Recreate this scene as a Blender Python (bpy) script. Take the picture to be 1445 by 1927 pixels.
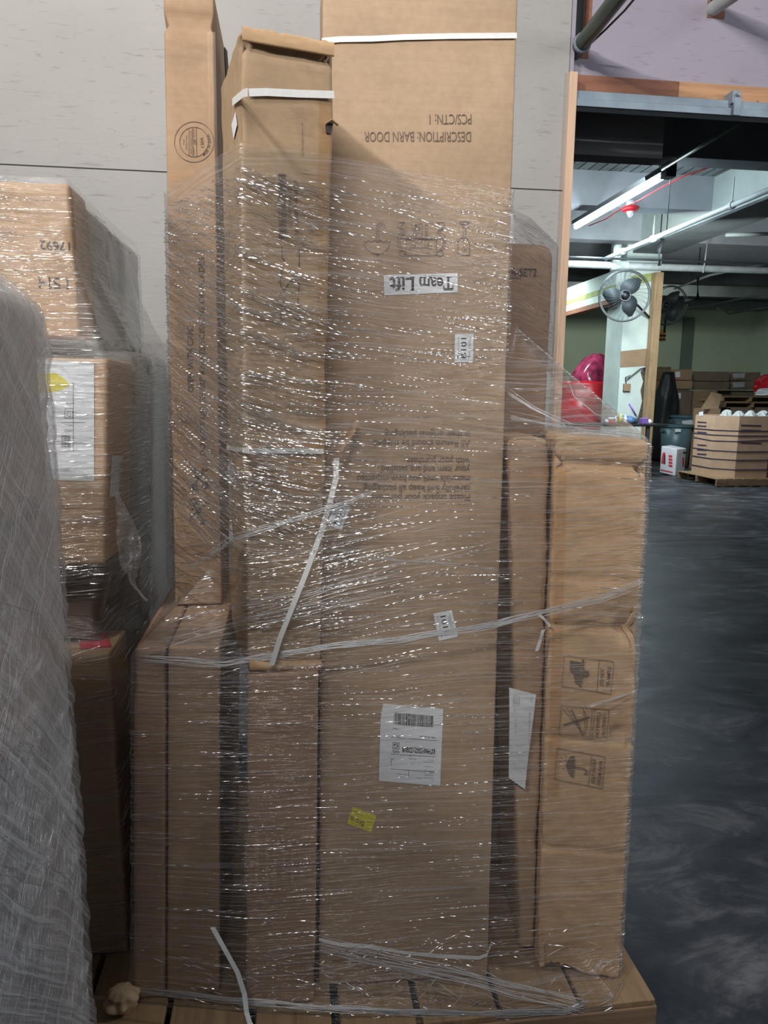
import bpy, bmesh, math, random
import numpy as np
from mathutils import Vector, Matrix, noise
from mathutils.bvhtree import BVHTree
random.seed(7)
R = math.radians
for o in list(bpy.data.objects): bpy.data.objects.remove(o)
SC = bpy.context.scene
COL = SC.collection

# ------------------------------------------------------------------ camera
H = 1.5; F = 1335.0
YAW, PIT, ROLL = R(7.5), R(9.6), R(0.5)
fw = Vector((math.sin(YAW)*math.cos(PIT), math.cos(YAW)*math.cos(PIT), -math.sin(PIT)))
rt0 = Vector((math.cos(YAW), -math.sin(YAW), 0)); up0 = rt0.cross(fw)
rt = rt0*math.cos(ROLL)+up0*math.sin(ROLL); up = up0*math.cos(ROLL)-rt0*math.sin(ROLL)
CAM = Vector((0, 0, H))
cd = bpy.data.cameras.new('camera'); cam = bpy.data.objects.new('camera', cd); COL.objects.link(cam)
cam.matrix_world = Matrix.Translation(CAM) @ Matrix((rt, up, -fw)).transposed().to_4x4()
cd.sensor_fit = 'VERTICAL'; cd.sensor_height = 36; cd.lens = F/1927*36; cd.clip_start = 0.02; cd.clip_end = 200
SC.camera = cam

# ------------------------------------------------------------------ exposure, world, lamps
SC.view_settings.view_transform = 'Standard'; SC.view_settings.look = 'None'
SC.view_settings.exposure = 0.0; SC.view_settings.gamma = 1.0; SC.view_settings.use_curve_mapping = False
SC.cycles.transparent_max_bounces = 24
SC.cycles.max_bounces = 8
W = bpy.data.worlds.new('world'); SC.world = W; W.use_nodes = True
W.node_tree.nodes['Background'].inputs[0].default_value = (0.62, 0.68, 0.80, 1)
W.node_tree.nodes['Background'].inputs[1].default_value = 0.12

def area(name, loc, target, sx, sy, power, col=(1, 1, 1), zrot=None):
    l = bpy.data.lights.new(name, 'AREA'); l.shape = 'RECTANGLE'; l.size = sx; l.size_y = sy; l.energy = power; l.color = col
    o = bpy.data.objects.new(name, l); COL.objects.link(o); o.location = loc
    o.rotation_euler = (Vector(target)-Vector(loc)).to_track_quat('-Z', 'Y').to_euler()
    return o
area('front_tube_and_fill_lamp', (-1.75, -0.20, 3.7), (0.1, 1.6, 4.0), 0.50, 0.10, 92, (1.0, 0.97, 0.93))
area('front_tube_and_fill_lamp', (-0.55, -1.35, 3.55), (0.1, 1.6, 5.0), 1.2, 0.08, 110, (1.0, 0.96, 0.93))
area('front_tube_and_fill_lamp', (3.0, 0.55, 3.0), (-0.36, 0.9, 1.5), 0.10, 1.2, 38, (0.92, 0.95, 1.0))  # added fill lamp on the right, brightens the side of the nearest load
area('far_lamp_and_fill', (5.6, 10.2, 3.3), (6.9, 13, 1.6), 1.0, 0.3, 90, (0.86, 0.98, 0.97))  # added fill lamp facing the column, no fixture stands here
area('far_lamp_and_fill', (5.2, 11.4, 4.1), (5.2, 11.4, 0), 0.3, 2.2, 120, (0.72, 0.90, 1.0))
area('far_lamp_and_fill', (4.0, 8.9, 4.15), (5.5, 12.6, 2.2), 1.5, 0.6, 22, (0.80, 0.95, 1.0))
area('far_lamp_and_fill', (9.5, 17.5, 4.4), (10, 20, 1.5), 2.5, 0.3, 170, (0.86, 1.0, 0.88))
area('far_lamp_and_fill', (5.0, 15.0, 4.0), (5.0, 15.6, 0), 1.5, 0.3, 90, (0.80, 0.98, 0.95))

def unproj(px, py):
    return fw*F + rt*(px-722.5) - up*(py-963.5)
def AT(px, py, y):
    d = unproj(px, py); return CAM + d*(y/d.y)
def ATZ(px, py, z):
    d = unproj(px, py); return CAM + d*((z-H)/d.z)
def ATX(px, py, x):
    d = unproj(px, py); return CAM + d*(x/d.x)

# ------------------------------------------------------------------ materials
def newmat(name):
    m = bpy.data.materials.new(name); m.use_nodes = True
    nt = m.node_tree; b = nt.nodes['Principled BSDF']
    return m, nt, b
def N(nt, t, **kw):
    n = nt.nodes.new(t)
    for k, v in kw.items():
        if k.startswith('i_'): n.inputs[int(k[2:])].default_value = v
        else: setattr(n, k, v)
    return n
def L(nt, a, ai, b, bi): nt.links.new(a.outputs[ai], b.inputs[bi])
def mapping(nt, scale, coord='Object', rot=(0, 0, 0)):
    tc = N(nt, 'ShaderNodeTexCoord'); mp = N(nt, 'ShaderNodeMapping')
    mp.inputs['Scale'].default_value = scale; mp.inputs['Rotation'].default_value = rot
    L(nt, tc, coord, mp, 0); return mp
def noise_n(nt, mp, scale, detail=4, rough=0.55, dist=0):
    n = N(nt, 'ShaderNodeTexNoise'); n.inputs['Scale'].default_value = scale
    n.inputs['Detail'].default_value = detail; n.inputs['Roughness'].default_value = rough; n.inputs['Distortion'].default_value = dist
    L(nt, mp, 0, n, 0); return n
def ramp(nt, src, stops, so=0):
    r = N(nt, 'ShaderNodeValToRGB'); e = r.color_ramp.elements
    while len(e) < len(stops): e.new(0.5)
    for i, (p, c) in enumerate(stops):
        e[i].position = p; e[i].color = c if len(c) == 4 else (*c, 1)
    L(nt, src, so, r, 0); return r
def mixc(nt, a, b, fac, mode='MIX'):
    m = N(nt, 'ShaderNodeMix', data_type='RGBA', blend_type=mode)
    for k, v in ((0, fac), (6, a), (7, b)):
        if isinstance(v, tuple): m.inputs[k].default_value = (*v, 1) if len(v) == 3 else v
        elif isinstance(v, (int, float)): m.inputs[k].default_value = v
        else: nt.links.new(v, m.inputs[k])
    return m.outputs[2]
def bump(nt, b, src, strength=0.2, dist=0.002, normal=None):
    bp = N(nt, 'ShaderNodeBump'); bp.inputs['Strength'].default_value = strength; bp.inputs['Distance'].default_value = dist
    nt.links.new(src, bp.inputs['Height'])
    if normal: nt.links.new(normal, bp.inputs['Normal'])
    if b: nt.links.new(bp.outputs[0], b.inputs['Normal'])
    return bp.outputs[0]
def plain(name, col, rough=0.6, metal=0.0, vary=0.12, scale=6, spec=None, emit=None, bumpy=0):
    m, nt, b = newmat(name)
    b.inputs['Roughness'].default_value = rough; b.inputs['Metallic'].default_value = metal
    if spec is not None: b.inputs['Specular IOR Level'].default_value = spec
    mp = mapping(nt, (1, 1, 1)); n = noise_n(nt, mp, scale, 5)
    lo = tuple(c*(1-vary) for c in col); hi = tuple(min(1, c*(1+vary)) for c in col)
    r = ramp(nt, n, [(0.3, lo), (0.7, hi)]); L(nt, r, 0, b, 'Base Color')
    if bumpy: bump(nt, b, n.outputs[0], bumpy, 0.004)
    if emit:
        b.inputs['Emission Color'].default_value = (*emit[0], 1); b.inputs['Emission Strength'].default_value = emit[1]
    return m
def kraft(name, col, seed=0.0, dirt=0.25, flute=1.0):
    """corrugated board: blotches, faint horizontal flute lines, scuffs"""
    m, nt, b = newmat(name)
    b.inputs['Roughness'].default_value = 0.62; b.inputs['Specular IOR Level'].default_value = 0.25
    mp = mapping(nt, (1, 1, 1)); mp.inputs['Location'].default_value = (seed, seed*1.7, seed*0.6)
    n1 = noise_n(nt, mp, 5, 5); n2 = noise_n(nt, mp, 60, 4)
    r1 = ramp(nt, n1, [(0.25, tuple(c*(1-0.16) for c in col)), (0.75, tuple(c*1.08 for c in col))])
    r2 = ramp(nt, n2, [(0.3, (0.93, 0.92, 0.91)), (0.7, (1.04, 1.04, 1.04))])
    c = mixc(nt, r1.outputs[0], r2.outputs[0], 1.0, 'MULTIPLY')
    mp2 = mapping(nt, (1.5, 1.5, 150)); n3 = noise_n(nt, mp2, 1.0, 2)
    r3 = ramp(nt, n3, [(0.35, (0.93, 0.92, 0.9)), (0.6, (1, 1, 1))])
    c = mixc(nt, c, r3.outputs[0], 0.55*flute, 'MULTIPLY')
    mp3 = mapping(nt, (3, 3, 9)); mp3.inputs['Location'].default_value = (seed*3, 0, seed)
    n4 = noise_n(nt, mp3, 2.2, 8, 0.7); r4 = ramp(nt, n4, [(0.54, (0, 0, 0)), (0.74, (1, 1, 1))])
    mm = N(nt, 'ShaderNodeMath', operation='MULTIPLY'); L(nt, r4, 0, mm, 0); mm.inputs[1].default_value = dirt
    c = mixc(nt, c, tuple(x*0.45 for x in col), mm.outputs[0])
    nt.links.new(c, b.inputs['Base Color'])
    nb = bump(nt, None, n3.outputs[0], 0.18, 0.001)
    bump(nt, b, n1.outputs[0], 0.25, 0.006, nb)
    return m
KC = (0.47, 0.335, 0.218)
M = {}
M['kraft'] = kraft('kraft_board', KC, 0.0)
M['kraft_b'] = kraft('kraft_board_warm', (0.47, 0.315, 0.195), 3.1, 0.35)
M['kraft_c'] = kraft('kraft_board_worn', (0.44, 0.31, 0.19), 6.3, 0.7)
M['kraft_d'] = kraft('kraft_board_brown', (0.40, 0.26, 0.165), 9.3, 0.3)
M['kraft_e'] = kraft('kraft_board_light', (0.60, 0.40, 0.23), 12.3, 0.2)
M['kraft_dark'] = kraft('kraft_board_dark', (0.24, 0.175, 0.13), 15.3, 0.4)
M['kraft_pink'] = kraft('kraft_bin_board', (0.62, 0.40, 0.27), 18.3, 0.1)
M['ink'] = plain('black_ink', (0.045, 0.035, 0.032), 0.7)
M['ink_soft'] = plain('faded_ink', (0.16, 0.115, 0.085), 0.7)
M['ink_pale'] = plain('pale_print', (0.62, 0.52, 0.43), 0.7)
M['navy_ink'] = plain('navy_ink', (0.05, 0.04, 0.09), 0.7)
M['red_ink'] = plain('red_ink', (0.65, 0.04, 0.06), 0.6)
M['paper'] = plain('label_paper', (0.80, 0.83, 0.86), 0.5, vary=0.04)
M['yellow'] = plain('yellow_sticker', (0.80, 0.72, 0.05), 0.5, vary=0.06)
M['strap'] = plain('white_strap', (0.78, 0.79, 0.77), 0.4, vary=0.06, scale=80)
M['redtape'] = plain('red_tape', (0.85, 0.04, 0.09), 0.4, vary=0.05)
M['greyfoam'] = plain('grey_foam_wrap', (0.42, 0.45, 0.43), 0.6, vary=0.12, scale=14, bumpy=0.4)
M['darkgrey'] = plain('dark_grey_cloth', (0.06, 0.065, 0.068), 0.8, bumpy=0.3)
M['midgrey'] = plain('mid_grey_panel', (0.22, 0.215, 0.20), 0.7)
M['black'] = plain('black_plastic', (0.018, 0.019, 0.022), 0.45)
M['steel'] = plain('galvanised_steel', (0.27, 0.34, 0.40), 0.4, 0.15, vary=0.15, scale=12)
M['whitepipe'] = plain('white_pipe_paint', (0.62, 0.68, 0.66), 0.45, vary=0.1)
M['pipe_dull'] = plain('dull_pipe_paint', (0.46, 0.47, 0.47), 0.5, vary=0.2)
M['greenpipe'] = plain('green_duct', (0.19, 0.25, 0.15), 0.35, 0.3, vary=0.35, scale=5)
M['duct'] = plain('dark_green_duct', (0.05, 0.07, 0.05), 0.25, 0.3, vary=0.4, scale=5)
M['darkpipe'] = plain('dark_pipe', (0.05, 0.055, 0.06), 0.5)
M['plaster'] = plain('white_plaster', (0.68, 0.76, 0.72), 0.75, vary=0.08, scale=3)
M['greenstain'] = plain('green_stain', (0.42, 0.46, 0.18), 0.8, vary=0.2)
M['crackbrown'] = plain('exposed_brick', (0.11, 0.075, 0.055), 0.9, vary=0.5, scale=25, bumpy=0.6)
M['beam_dark'] = plain('beam_dark_and_shaded', (0.15, 0.165, 0.17), 0.8, vary=0.2, scale=2)  # backlit shade of the dark beams is put into this colour
M['beam_lit'] = plain('beam_paint_lit', (0.50, 0.52, 0.56), 0.8, vary=0.12, scale=2)  # lit tone of the same beams, lamplight put into the colour
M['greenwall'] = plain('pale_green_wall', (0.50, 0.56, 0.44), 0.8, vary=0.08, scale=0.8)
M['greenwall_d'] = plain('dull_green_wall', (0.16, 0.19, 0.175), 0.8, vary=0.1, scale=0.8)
M['tealcan'] = plain('teal_plastic', (0.07, 0.12, 0.145), 0.4)
M['tubelight'] = plain('lit_tube', (0.9, 0.95, 1), 0.4, emit=((0.72, 0.88, 1.0), 42))
M['alarmred'] = plain('alarm_red', (0.7, 0.03, 0.04), 0.35)
M['white'] = plain('white_plastic', (0.78, 0.80, 0.82), 0.4, vary=0.04)
M['blue'] = plain('blue_cloth', (0.10, 0.19, 0.38), 0.7)
M['amber'] = plain('amber_sign', (0.70, 0.42, 0.12), 0.5)
M['boxwhite'] = plain('white_carton_board', (0.72, 0.70, 0.74), 0.5, vary=0.04)
M['purple'] = plain('purple_pack', (0.25, 0.12, 0.45), 0.5)

def wood(name, col, axis='x', dirt=0.5):
    m, nt, b = newmat(name); b.inputs['Roughness'].default_value = 0.7
    sc = {'x': (1.2, 25, 25), 'y': (25, 1.2, 25), 'z': (25, 25, 1.2)}[axis]
    mp = mapping(nt, sc); n = noise_n(nt, mp, 1.3, 6, 0.6, 0.8)
    r = ramp(nt, n, [(0.25, tuple(c*0.55 for c in col)), (0.5, col), (0.8, tuple(c*1.2 for c in col))])
    mp2 = mapping(nt, (1, 1, 1)); n2 = noise_n(nt, mp2, 7, 6, 0.7); r2 = ramp(nt, n2, [(0.5, (1, 1, 1)), (0.75, (0.35, 0.32, 0.3))])
    c = mixc(nt, r.outputs[0], r2.outputs[0], dirt, 'MULTIPLY'); nt.links.new(c, b.inputs['Base Color'])
    v = N(nt, 'ShaderNodeTexVoronoi'); v.inputs['Scale'].default_value = 9; L(nt, mp2, 0, v, 0)
    rk = ramp(nt, v, [(0.05, (0.25, 0.13, 0.07)), (0.09, (1, 1, 1))])
    c2 = mixc(nt, c, rk.outputs[0], 0.8, 'MULTIPLY'); nt.links.new(c2, b.inputs['Base Color'])
    bump(nt, b, n.outputs[0], 0.3, 0.003)
    return m
M['wood_y'] = wood('pallet_wood', (0.29, 0.19, 0.10), 'y')
M['wood_x'] = wood('pallet_wood_side', (0.27, 0.17, 0.10), 'x')
M['stud'] = wood('stud_wood', (0.74, 0.52, 0.36), 'z', 0.05)
M['stud_far'] = wood('stud_wood_far', (0.42, 0.27, 0.15), 'z', 0.3)
M['header_red'] = wood('header_red_wood', (0.30, 0.13, 0.08), 'x', 0.2)
M['header_pine'] = wood('header_pine', (0.62, 0.34, 0.18), 'x', 0.15)

def osb(name, col):
    """painted strand board: soft paint tone with dark strand flecks"""
    m, nt, b = newmat(name); b.inputs['Roughness'].default_value = 0.6; b.inputs['Specular IOR Level'].default_value = 0.3
    mp = mapping(nt, (1, 1, 1)); n = noise_n(nt, mp, 2.5, 5)
    r = ramp(nt, n, [(0.3, tuple(c*0.93 for c in col)), (0.7, tuple(c*1.05 for c in col))])
    acc = r.outputs[0]; hs = []
    for k, (rot, th) in enumerate(((0.25, 0.625), (-0.5, 0.64), (1.1, 0.65))):
        mpk = mapping(nt, (9, 9, 55), rot=(0, rot, 0)); mpk.inputs['Location'].default_value = (k*3.3, 0, k*1.9)
        nk = noise_n(nt, mpk, 1.3, 4, 0.6, 0.6); rk = ramp(nt, nk, [(th, (1, 1, 1)), (th+0.07, (0.78, 0.76, 0.76))])
        acc = mixc(nt, acc, rk.outputs[0], 0.75, 'MULTIPLY'); hs.append(nk)
    nt.links.new(acc, b.inputs['Base Color']); bump(nt, b, hs[0].outputs[0], 0.35, 0.003)
    return m
M['osb'] = osb('painted_strand_board', (0.44, 0.425, 0.405))
M['osb_r'] = osb('painted_strand_board_mauve', (0.40, 0.365, 0.43))

def floor_mat():
    m, nt, b = newmat('worn_slate_floor')
    mp = mapping(nt, (0.75, 1.5, 1), rot=(0, 0, 0.25)); n1 = noise_n(nt, mp, 2.4, 10, 0.72, 1.0)
    r1 = ramp(nt, n1, [(0.38, (0.022, 0.026, 0.034)), (0.52, (0.045, 0.050, 0.060)), (0.66, (0.15, 0.15, 0.155))])
    mp2 = mapping(nt, (1, 1, 1)); n2 = noise_n(nt, mp2, 1.1, 8, 0.6, 1.5)
    r2 = ramp(nt, n2, [(0.38, (0.55, 0.58, 0.64)), (0.62, (1.5, 1.47, 1.45))])
    c = mixc(nt, r1.outputs[0], r2.outputs[0], 1.0, 'MULTIPLY'); nt.links.new(c, b.inputs['Base Color'])
    rr = ramp(nt, n1, [(0.3, (0.34,)*3), (0.7, (0.6,)*3)]); L(nt, rr, 0, b, 'Roughness')
    bump(nt, b, n1.outputs[0], 0.2, 0.01); b.inputs['Specular IOR Level'].default_value = 0.45
    return m
M['floor'] = floor_mat()
def planks():
    m, nt, b = newmat('painted_ceiling_planks'); b.inputs['Roughness'].default_value = 0.8
    mp = mapping(nt, (1, 1, 1), rot=(0, 0, math.pi/2)); br = N(nt, 'ShaderNodeTexBrick'); L(nt, mp, 0, br, 0)
    br.inputs['Scale'].default_value = 1; br.inputs['Brick Width'].default_value = 2.2; br.inputs['Row Height'].default_value = 0.16
    br.inputs['Mortar Size'].default_value = 0.012
    br.inputs['Color1'].default_value = (0.42, 0.46, 0.45, 1); br.inputs['Color2'].default_value = (0.30, 0.33, 0.33, 1); br.inputs['Mortar'].default_value = (0.04, 0.04, 0.04, 1)
    n = noise_n(nt, mapping(nt, (1, 1, 1)), 3, 6); r = ramp(nt, n, [(0.35, (0.7, 0.7, 0.68)), (0.7, (1.1, 1.1, 1.1))])
    nt.links.new(mixc(nt, br.outputs[0], r.outputs[0], 1.0, 'MULTIPLY'), b.inputs['Base Color'])
    return m
M['planks'] = planks()

def film_mat(name, scale_v=230., haze=(0.02, 0.30), gloss=1.0, rough=0.13, warp=0.05, tint=(1, 1, 1), streak=(0.62, 0.78), bstr=1.0, bdist=0.0055):
    """stretch film: clear sheet, glossy creases along UV.x, milky where creases bunch"""
    m = bpy.data.materials.new(name); m.use_nodes = True; nt = m.node_tree; nt.nodes.clear()
    out = N(nt, 'ShaderNodeOutputMaterial')
    tc = N(nt, 'ShaderNodeTexCoord'); sep = N(nt, 'ShaderNodeSeparateXYZ'); L(nt, tc, 'UV', sep, 0)
    wn = N(nt, 'ShaderNodeTexNoise'); wn.inputs['Scale'].default_value = 3.0; wn.inputs['Detail'].default_value = 1.5; L(nt, tc, 'UV', wn, 0)
    wm = N(nt, 'ShaderNodeMath', operation='MULTIPLY_ADD'); L(nt, wn, 0, wm, 0); wm.inputs[1].default_value = warp; L(nt, sep, 1, wm, 2)
    def streaks(su, sv, off, det=3):
        a = N(nt, 'ShaderNodeMath', operation='MULTIPLY'); L(nt, sep, 0, a, 0); a.inputs[1].default_value = su
        bq = N(nt, 'ShaderNodeMath', operation='MULTIPLY'); L(nt, wm, 0, bq, 0); bq.inputs[1].default_value = sv
        cmb = N(nt, 'ShaderNodeCombineXYZ'); L(nt, a, 0, cmb, 0); L(nt, bq, 0, cmb, 1); cmb.inputs[2].default_value = off
        n = N(nt, 'ShaderNodeTexNoise'); n.inputs['Scale'].default_value = 1; n.inputs['Detail'].default_value = det
        n.inputs['Roughness'].default_value = 0.6; L(nt, cmb, 0, n, 0); return n
    s1 = streaks(5, scale_v, 0.0); s2 = streaks(2.2, scale_v*0.45, 5.0, 4); s3 = streaks(14, 14, 9.0, 5)
    h = N(nt, 'ShaderNodeMath', operation='MULTIPLY_ADD'); L(nt, s3, 0, h, 0); h.inputs[1].default_value = 0.5; L(nt, s1, 0, h, 2)
    h2 = N(nt, 'ShaderNodeMath', operation='MULTIPLY_ADD'); L(nt, s2, 0, h2, 0); h2.inputs[1].default_value = 1.3; L(nt, h, 0, h2, 2)
    bp = N(nt, 'ShaderNodeBump'); bp.inputs['Strength'].default_value = bstr; bp.inputs['Distance'].default_value = bdist; L(nt, h2, 0, bp, 'Height')
    gl = N(nt, 'ShaderNodeBsdfGlossy'); gl.inputs['Roughness'].default_value = rough; gl.inputs['Color'].default_value = (1, 1, 1, 1); L(nt, bp, 0, gl, 'Normal')
    tr = N(nt, 'ShaderNodeBsdfTransparent'); tr.inputs[0].default_value = (0.99*tint[0], 0.99*tint[1], 0.99*tint[2], 1)
    ge = N(nt, 'ShaderNodeNewGeometry'); dt = N(nt, 'ShaderNodeVectorMath', operation='DOT_PRODUCT'); L(nt, ge, 'Normal', dt, 0); L(nt, ge, 'Incoming', dt, 1)
    ab = N(nt, 'ShaderNodeMath', operation='ABSOLUTE'); nt.links.new(dt.outputs['Value'], ab.inputs[0])
    om = N(nt, 'ShaderNodeMath', operation='SUBTRACT'); om.inputs[0].default_value = 1; L(nt, ab, 0, om, 1)
    pw_ = N(nt, 'ShaderNodeMath', operation='POWER'); L(nt, om, 0, pw_, 0); pw_.inputs[1].default_value = 4
    fg = N(nt, 'ShaderNodeMath', operation='MULTIPLY_ADD'); L(nt, pw_, 0, fg, 0); fg.inputs[1].default_value = 0.6; fg.inputs[2].default_value = 0.07*gloss; fg.use_clamp = True
    mx = N(nt, 'ShaderNodeMixShader'); L(nt, fg, 0, mx, 0); L(nt, tr, 0, mx, 1); L(nt, gl, 0, mx, 2)
    df = N(nt, 'ShaderNodeBsdfDiffuse'); df.inputs[0].default_value = (0.80*tint[0], 0.82*tint[1], 0.85*tint[2], 1); L(nt, bp, 0, df, 'Normal')
    pr = N(nt, 'ShaderNodeMath', operation='MULTIPLY'); L(nt, s1, 0, pr, 0)
    pr2 = N(nt, 'ShaderNodeMath', operation='ADD'); L(nt, s2, 0, pr2, 0); L(nt, s1, 0, pr2, 1)
    pr3 = N(nt, 'ShaderNodeMath', operation='MULTIPLY'); L(nt, pr2, 0, pr3, 0); pr3.inputs[1].default_value = 0.5
    rp = ramp(nt, pr3, [(streak[0]-0.12, (haze[0],)*3), (streak[1]-0.1, (haze[1],)*3)])
    tl_ = N(nt, 'ShaderNodeBsdfTranslucent'); tl_.inputs[0].default_value = (0.80*tint[0], 0.82*tint[1], 0.85*tint[2], 1)
    dm = N(nt, 'ShaderNodeMixShader'); dm.inputs[0].default_value = 0.35; L(nt, df, 0, dm, 1); L(nt, tl_, 0, dm, 2)
    m2 = N(nt, 'ShaderNodeMixShader'); L(nt, rp, 0, m2, 0); L(nt, mx, 0, m2, 1); L(nt, dm, 0, m2, 2)
    L(nt, m2, 0, out, 0)
    return m
M['film'] = film_mat('stretch_film', haze=(0.02, 0.32), gloss=1.1, rough=0.24)
M['film_left'] = film_mat('stretch_film_hazy', 200, (0.10, 0.42), 1.2, 0.15, 0.07)
M['film_fg'] = film_mat('stretch_film_dull', 190, (0.36, 0.88), 1.0, 0.22, 0.10, streak=(0.60, 0.74))
M['film_red'] = film_mat('red_film', 30, (0.70, 0.85), 2.0, 0.2, 0.1, tint=(1, 0.05, 0.12))
def crease_mat():
    m = bpy.data.materials.new('film_crease'); m.use_nodes = True; nt = m.node_tree; nt.nodes.clear()
    out = N(nt, 'ShaderNodeOutputMaterial'); tr = N(nt, 'ShaderNodeBsdfTransparent')
    gl = N(nt, 'ShaderNodeBsdfGlossy'); gl.inputs['Roughness'].default_value = 0.34
    df = N(nt, 'ShaderNodeBsdfDiffuse'); df.inputs[0].default_value = (0.85, 0.87, 0.90, 1)
    m1 = N(nt, 'ShaderNodeMixShader'); m1.inputs[0].default_value = 0.35; L(nt, gl, 0, m1, 1); L(nt, df, 0, m1, 2)
    m2 = N(nt, 'ShaderNodeMixShader'); m2.inputs[0].default_value = 0.6; L(nt, tr, 0, m2, 1); L(nt, m1, 0, m2, 2); L(nt, m2, 0, out, 0)
    return m
M['crease'] = crease_mat()
def fold_mat():
    m = bpy.data.materials.new('film_fold'); m.use_nodes = True; nt = m.node_tree; nt.nodes.clear()
    out = N(nt, 'ShaderNodeOutputMaterial'); tr = N(nt, 'ShaderNodeBsdfTransparent')
    gl = N(nt, 'ShaderNodeBsdfGlossy'); gl.inputs['Roughness'].default_value = 0.27
    m2 = N(nt, 'ShaderNodeMixShader'); m2.inputs[0].default_value = 0.52; L(nt, tr, 0, m2, 1); L(nt, gl, 0, m2, 2); L(nt, m2, 0, out, 0)
    return m
M['fold'] = fold_mat()
def clear_tape():
    m = bpy.data.materials.new('packing_tape'); m.use_nodes = True; nt = m.node_tree; nt.nodes.clear()
    out = N(nt, 'ShaderNodeOutputMaterial'); tr = N(nt, 'ShaderNodeBsdfTransparent'); tr.inputs[0].default_value = (0.985, 0.955, 0.91, 1)
    n = noise_n(nt, mapping(nt, (1, 1, 1)), 25, 3); bp = N(nt, 'ShaderNodeBump'); bp.inputs['Strength'].default_value = 0.3; bp.inputs['Distance'].default_value = 0.003; L(nt, n, 0, bp, 'Height')
    gl = N(nt, 'ShaderNodeBsdfGlossy'); gl.inputs['Roughness'].default_value = 0.4; L(nt, bp, 0, gl, 'Normal')
    mx = N(nt, 'ShaderNodeMixShader'); mx.inputs[0].default_value = 0.015; L(nt, tr, 0, mx, 1); L(nt, gl, 0, mx, 2); L(nt, mx, 0, out, 0)
    return m
M['tape'] = clear_tape()

# ------------------------------------------------------------------ object helpers
def link(name, verts, faces, mat, parent=None, smooth=False, uvs=None):
    me = bpy.data.meshes.new(name); me.from_pydata([tuple(v) for v in verts], [], faces); me.update()
    if smooth: me.shade_smooth()
    if uvs is not None:
        ul = me.uv_layers.new(name='UVMap')
        for lp in me.loops: ul.data[lp.index].uv = uvs[lp.vertex_index]
    o = bpy.data.objects.new(name, me); COL.objects.link(o)
    if mat is not None: me.materials.append(mat)
    if parent is not None: attach(o, parent)
    return o
def attach(o, parent):
    o.parent = parent; o.matrix_parent_inverse = Matrix.Translation(parent.location).inverted() if parent.type == 'EMPTY' else Matrix()
def tag(o, label, cat, group=None, kind=None):
    o['label'] = label; o['category'] = cat
    if group: o['group'] = group
    if kind: o['kind'] = kind
    return o
def struct(o): o['kind'] = 'structure'; return o
def empty(name, loc):
    e = bpy.data.objects.new(name, None); COL.objects.link(e); e.location = loc; e.empty_display_size = 0.05; return e
class MB:
    def __init__(s): s.v = []; s.f = []
    def box(s, a, b, bev=0.0):
        (x0, y0, z0), (x1, y1, z1) = a, b; i = len(s.v)
        s.v += [(x0, y0, z0), (x1, y0, z0), (x1, y1, z0), (x0, y1, z0), (x0, y0, z1), (x1, y0, z1), (x1, y1, z1), (x0, y1, z1)]
        s.f += [tuple(i+k for k in q) for q in ((3, 2, 1, 0), (4, 5, 6, 7), (0, 1, 5, 4), (1, 2, 6, 5), (2, 3, 7, 6), (3, 0, 4, 7))]
    def tube(s, pts, r, n=10, rb=None):
        pts = [Vector(p) for p in pts]; i0 = len(s.v); nr = len(pts)
        for k, p in enumerate(pts):
            t = (pts[min(k+1, nr-1)]-pts[max(k-1, 0)]).normalized()
            a = t.cross(Vector((0, 0, 1)));
            if a.length < 1e-3: a = t.cross(Vector((0, 1, 0)))
            a.normalize(); b = t.cross(a); rr = r if not callable(r) else r(k/(nr-1))
            for j in range(n):
                an = 2*math.pi*j/n; s.v.append(tuple(p+(a*math.cos(an)+b*math.sin(an)*(rb or 1))*rr))
        for k in range(nr-1):
            for j in range(n):
                s.f.append((i0+k*n+j, i0+k*n+(j+1) % n, i0+(k+1)*n+(j+1) % n, i0+(k+1)*n+j))
        s.f.append(tuple(i0+j for j in reversed(range(n)))); s.f.append(tuple(i0+(nr-1)*n+j for j in range(n)))
    def poly(s, pts, nrm, th):
        """prism from a planar outline"""
        i = len(s.v); n = len(pts); nrm = Vector(nrm)
        s.v += [tuple(Vector(p)) for p in pts]+[tuple(Vector(p)+nrm*th) for p in pts]
        s.f.append(tuple(range(i, i+n))[::-1]); s.f.append(tuple(range(i+n, i+2*n)))
        for k in range(n): s.f.append((i+k, i+(k+1) % n, i+n+(k+1) % n, i+n+k))
    def ribbon(s, pts, wid, across, nrm, th=0.0008):
        """flat band following pts; across = width direction"""
        pts = [Vector(p) for p in pts]; i0 = len(s.v); across = Vector(across).normalized(); nrm = Vector(nrm)
        for k, p in enumerate(pts):
            w = wid if not callable(wid) else wid(k/(len(pts)-1))
            for q in (p-across*w/2, p+across*w/2, p+across*w/2+nrm*th, p-across*w/2+nrm*th): s.v.append(tuple(q))
        for k in range(len(pts)-1):
            for j in range(4): s.f.append((i0+k*4+j, i0+k*4+(j+1) % 4, i0+(k+1)*4+(j+1) % 4, i0+(k+1)*4+j))
        e = i0+(len(pts)-1)*4; s.f += [(i0+3, i0+2, i0+1, i0), (e, e+1, e+2, e+3)]
    def build(s, name, mat, parent=None, smooth=False, bevel=0):
        o = link(name, s.v, s.f, mat, parent)
        if smooth: o.data.shade_smooth()
        if bevel:
            md = o.modifiers.new('b', 'BEVEL'); md.width = bevel; md.segments = 2
        return o

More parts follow.
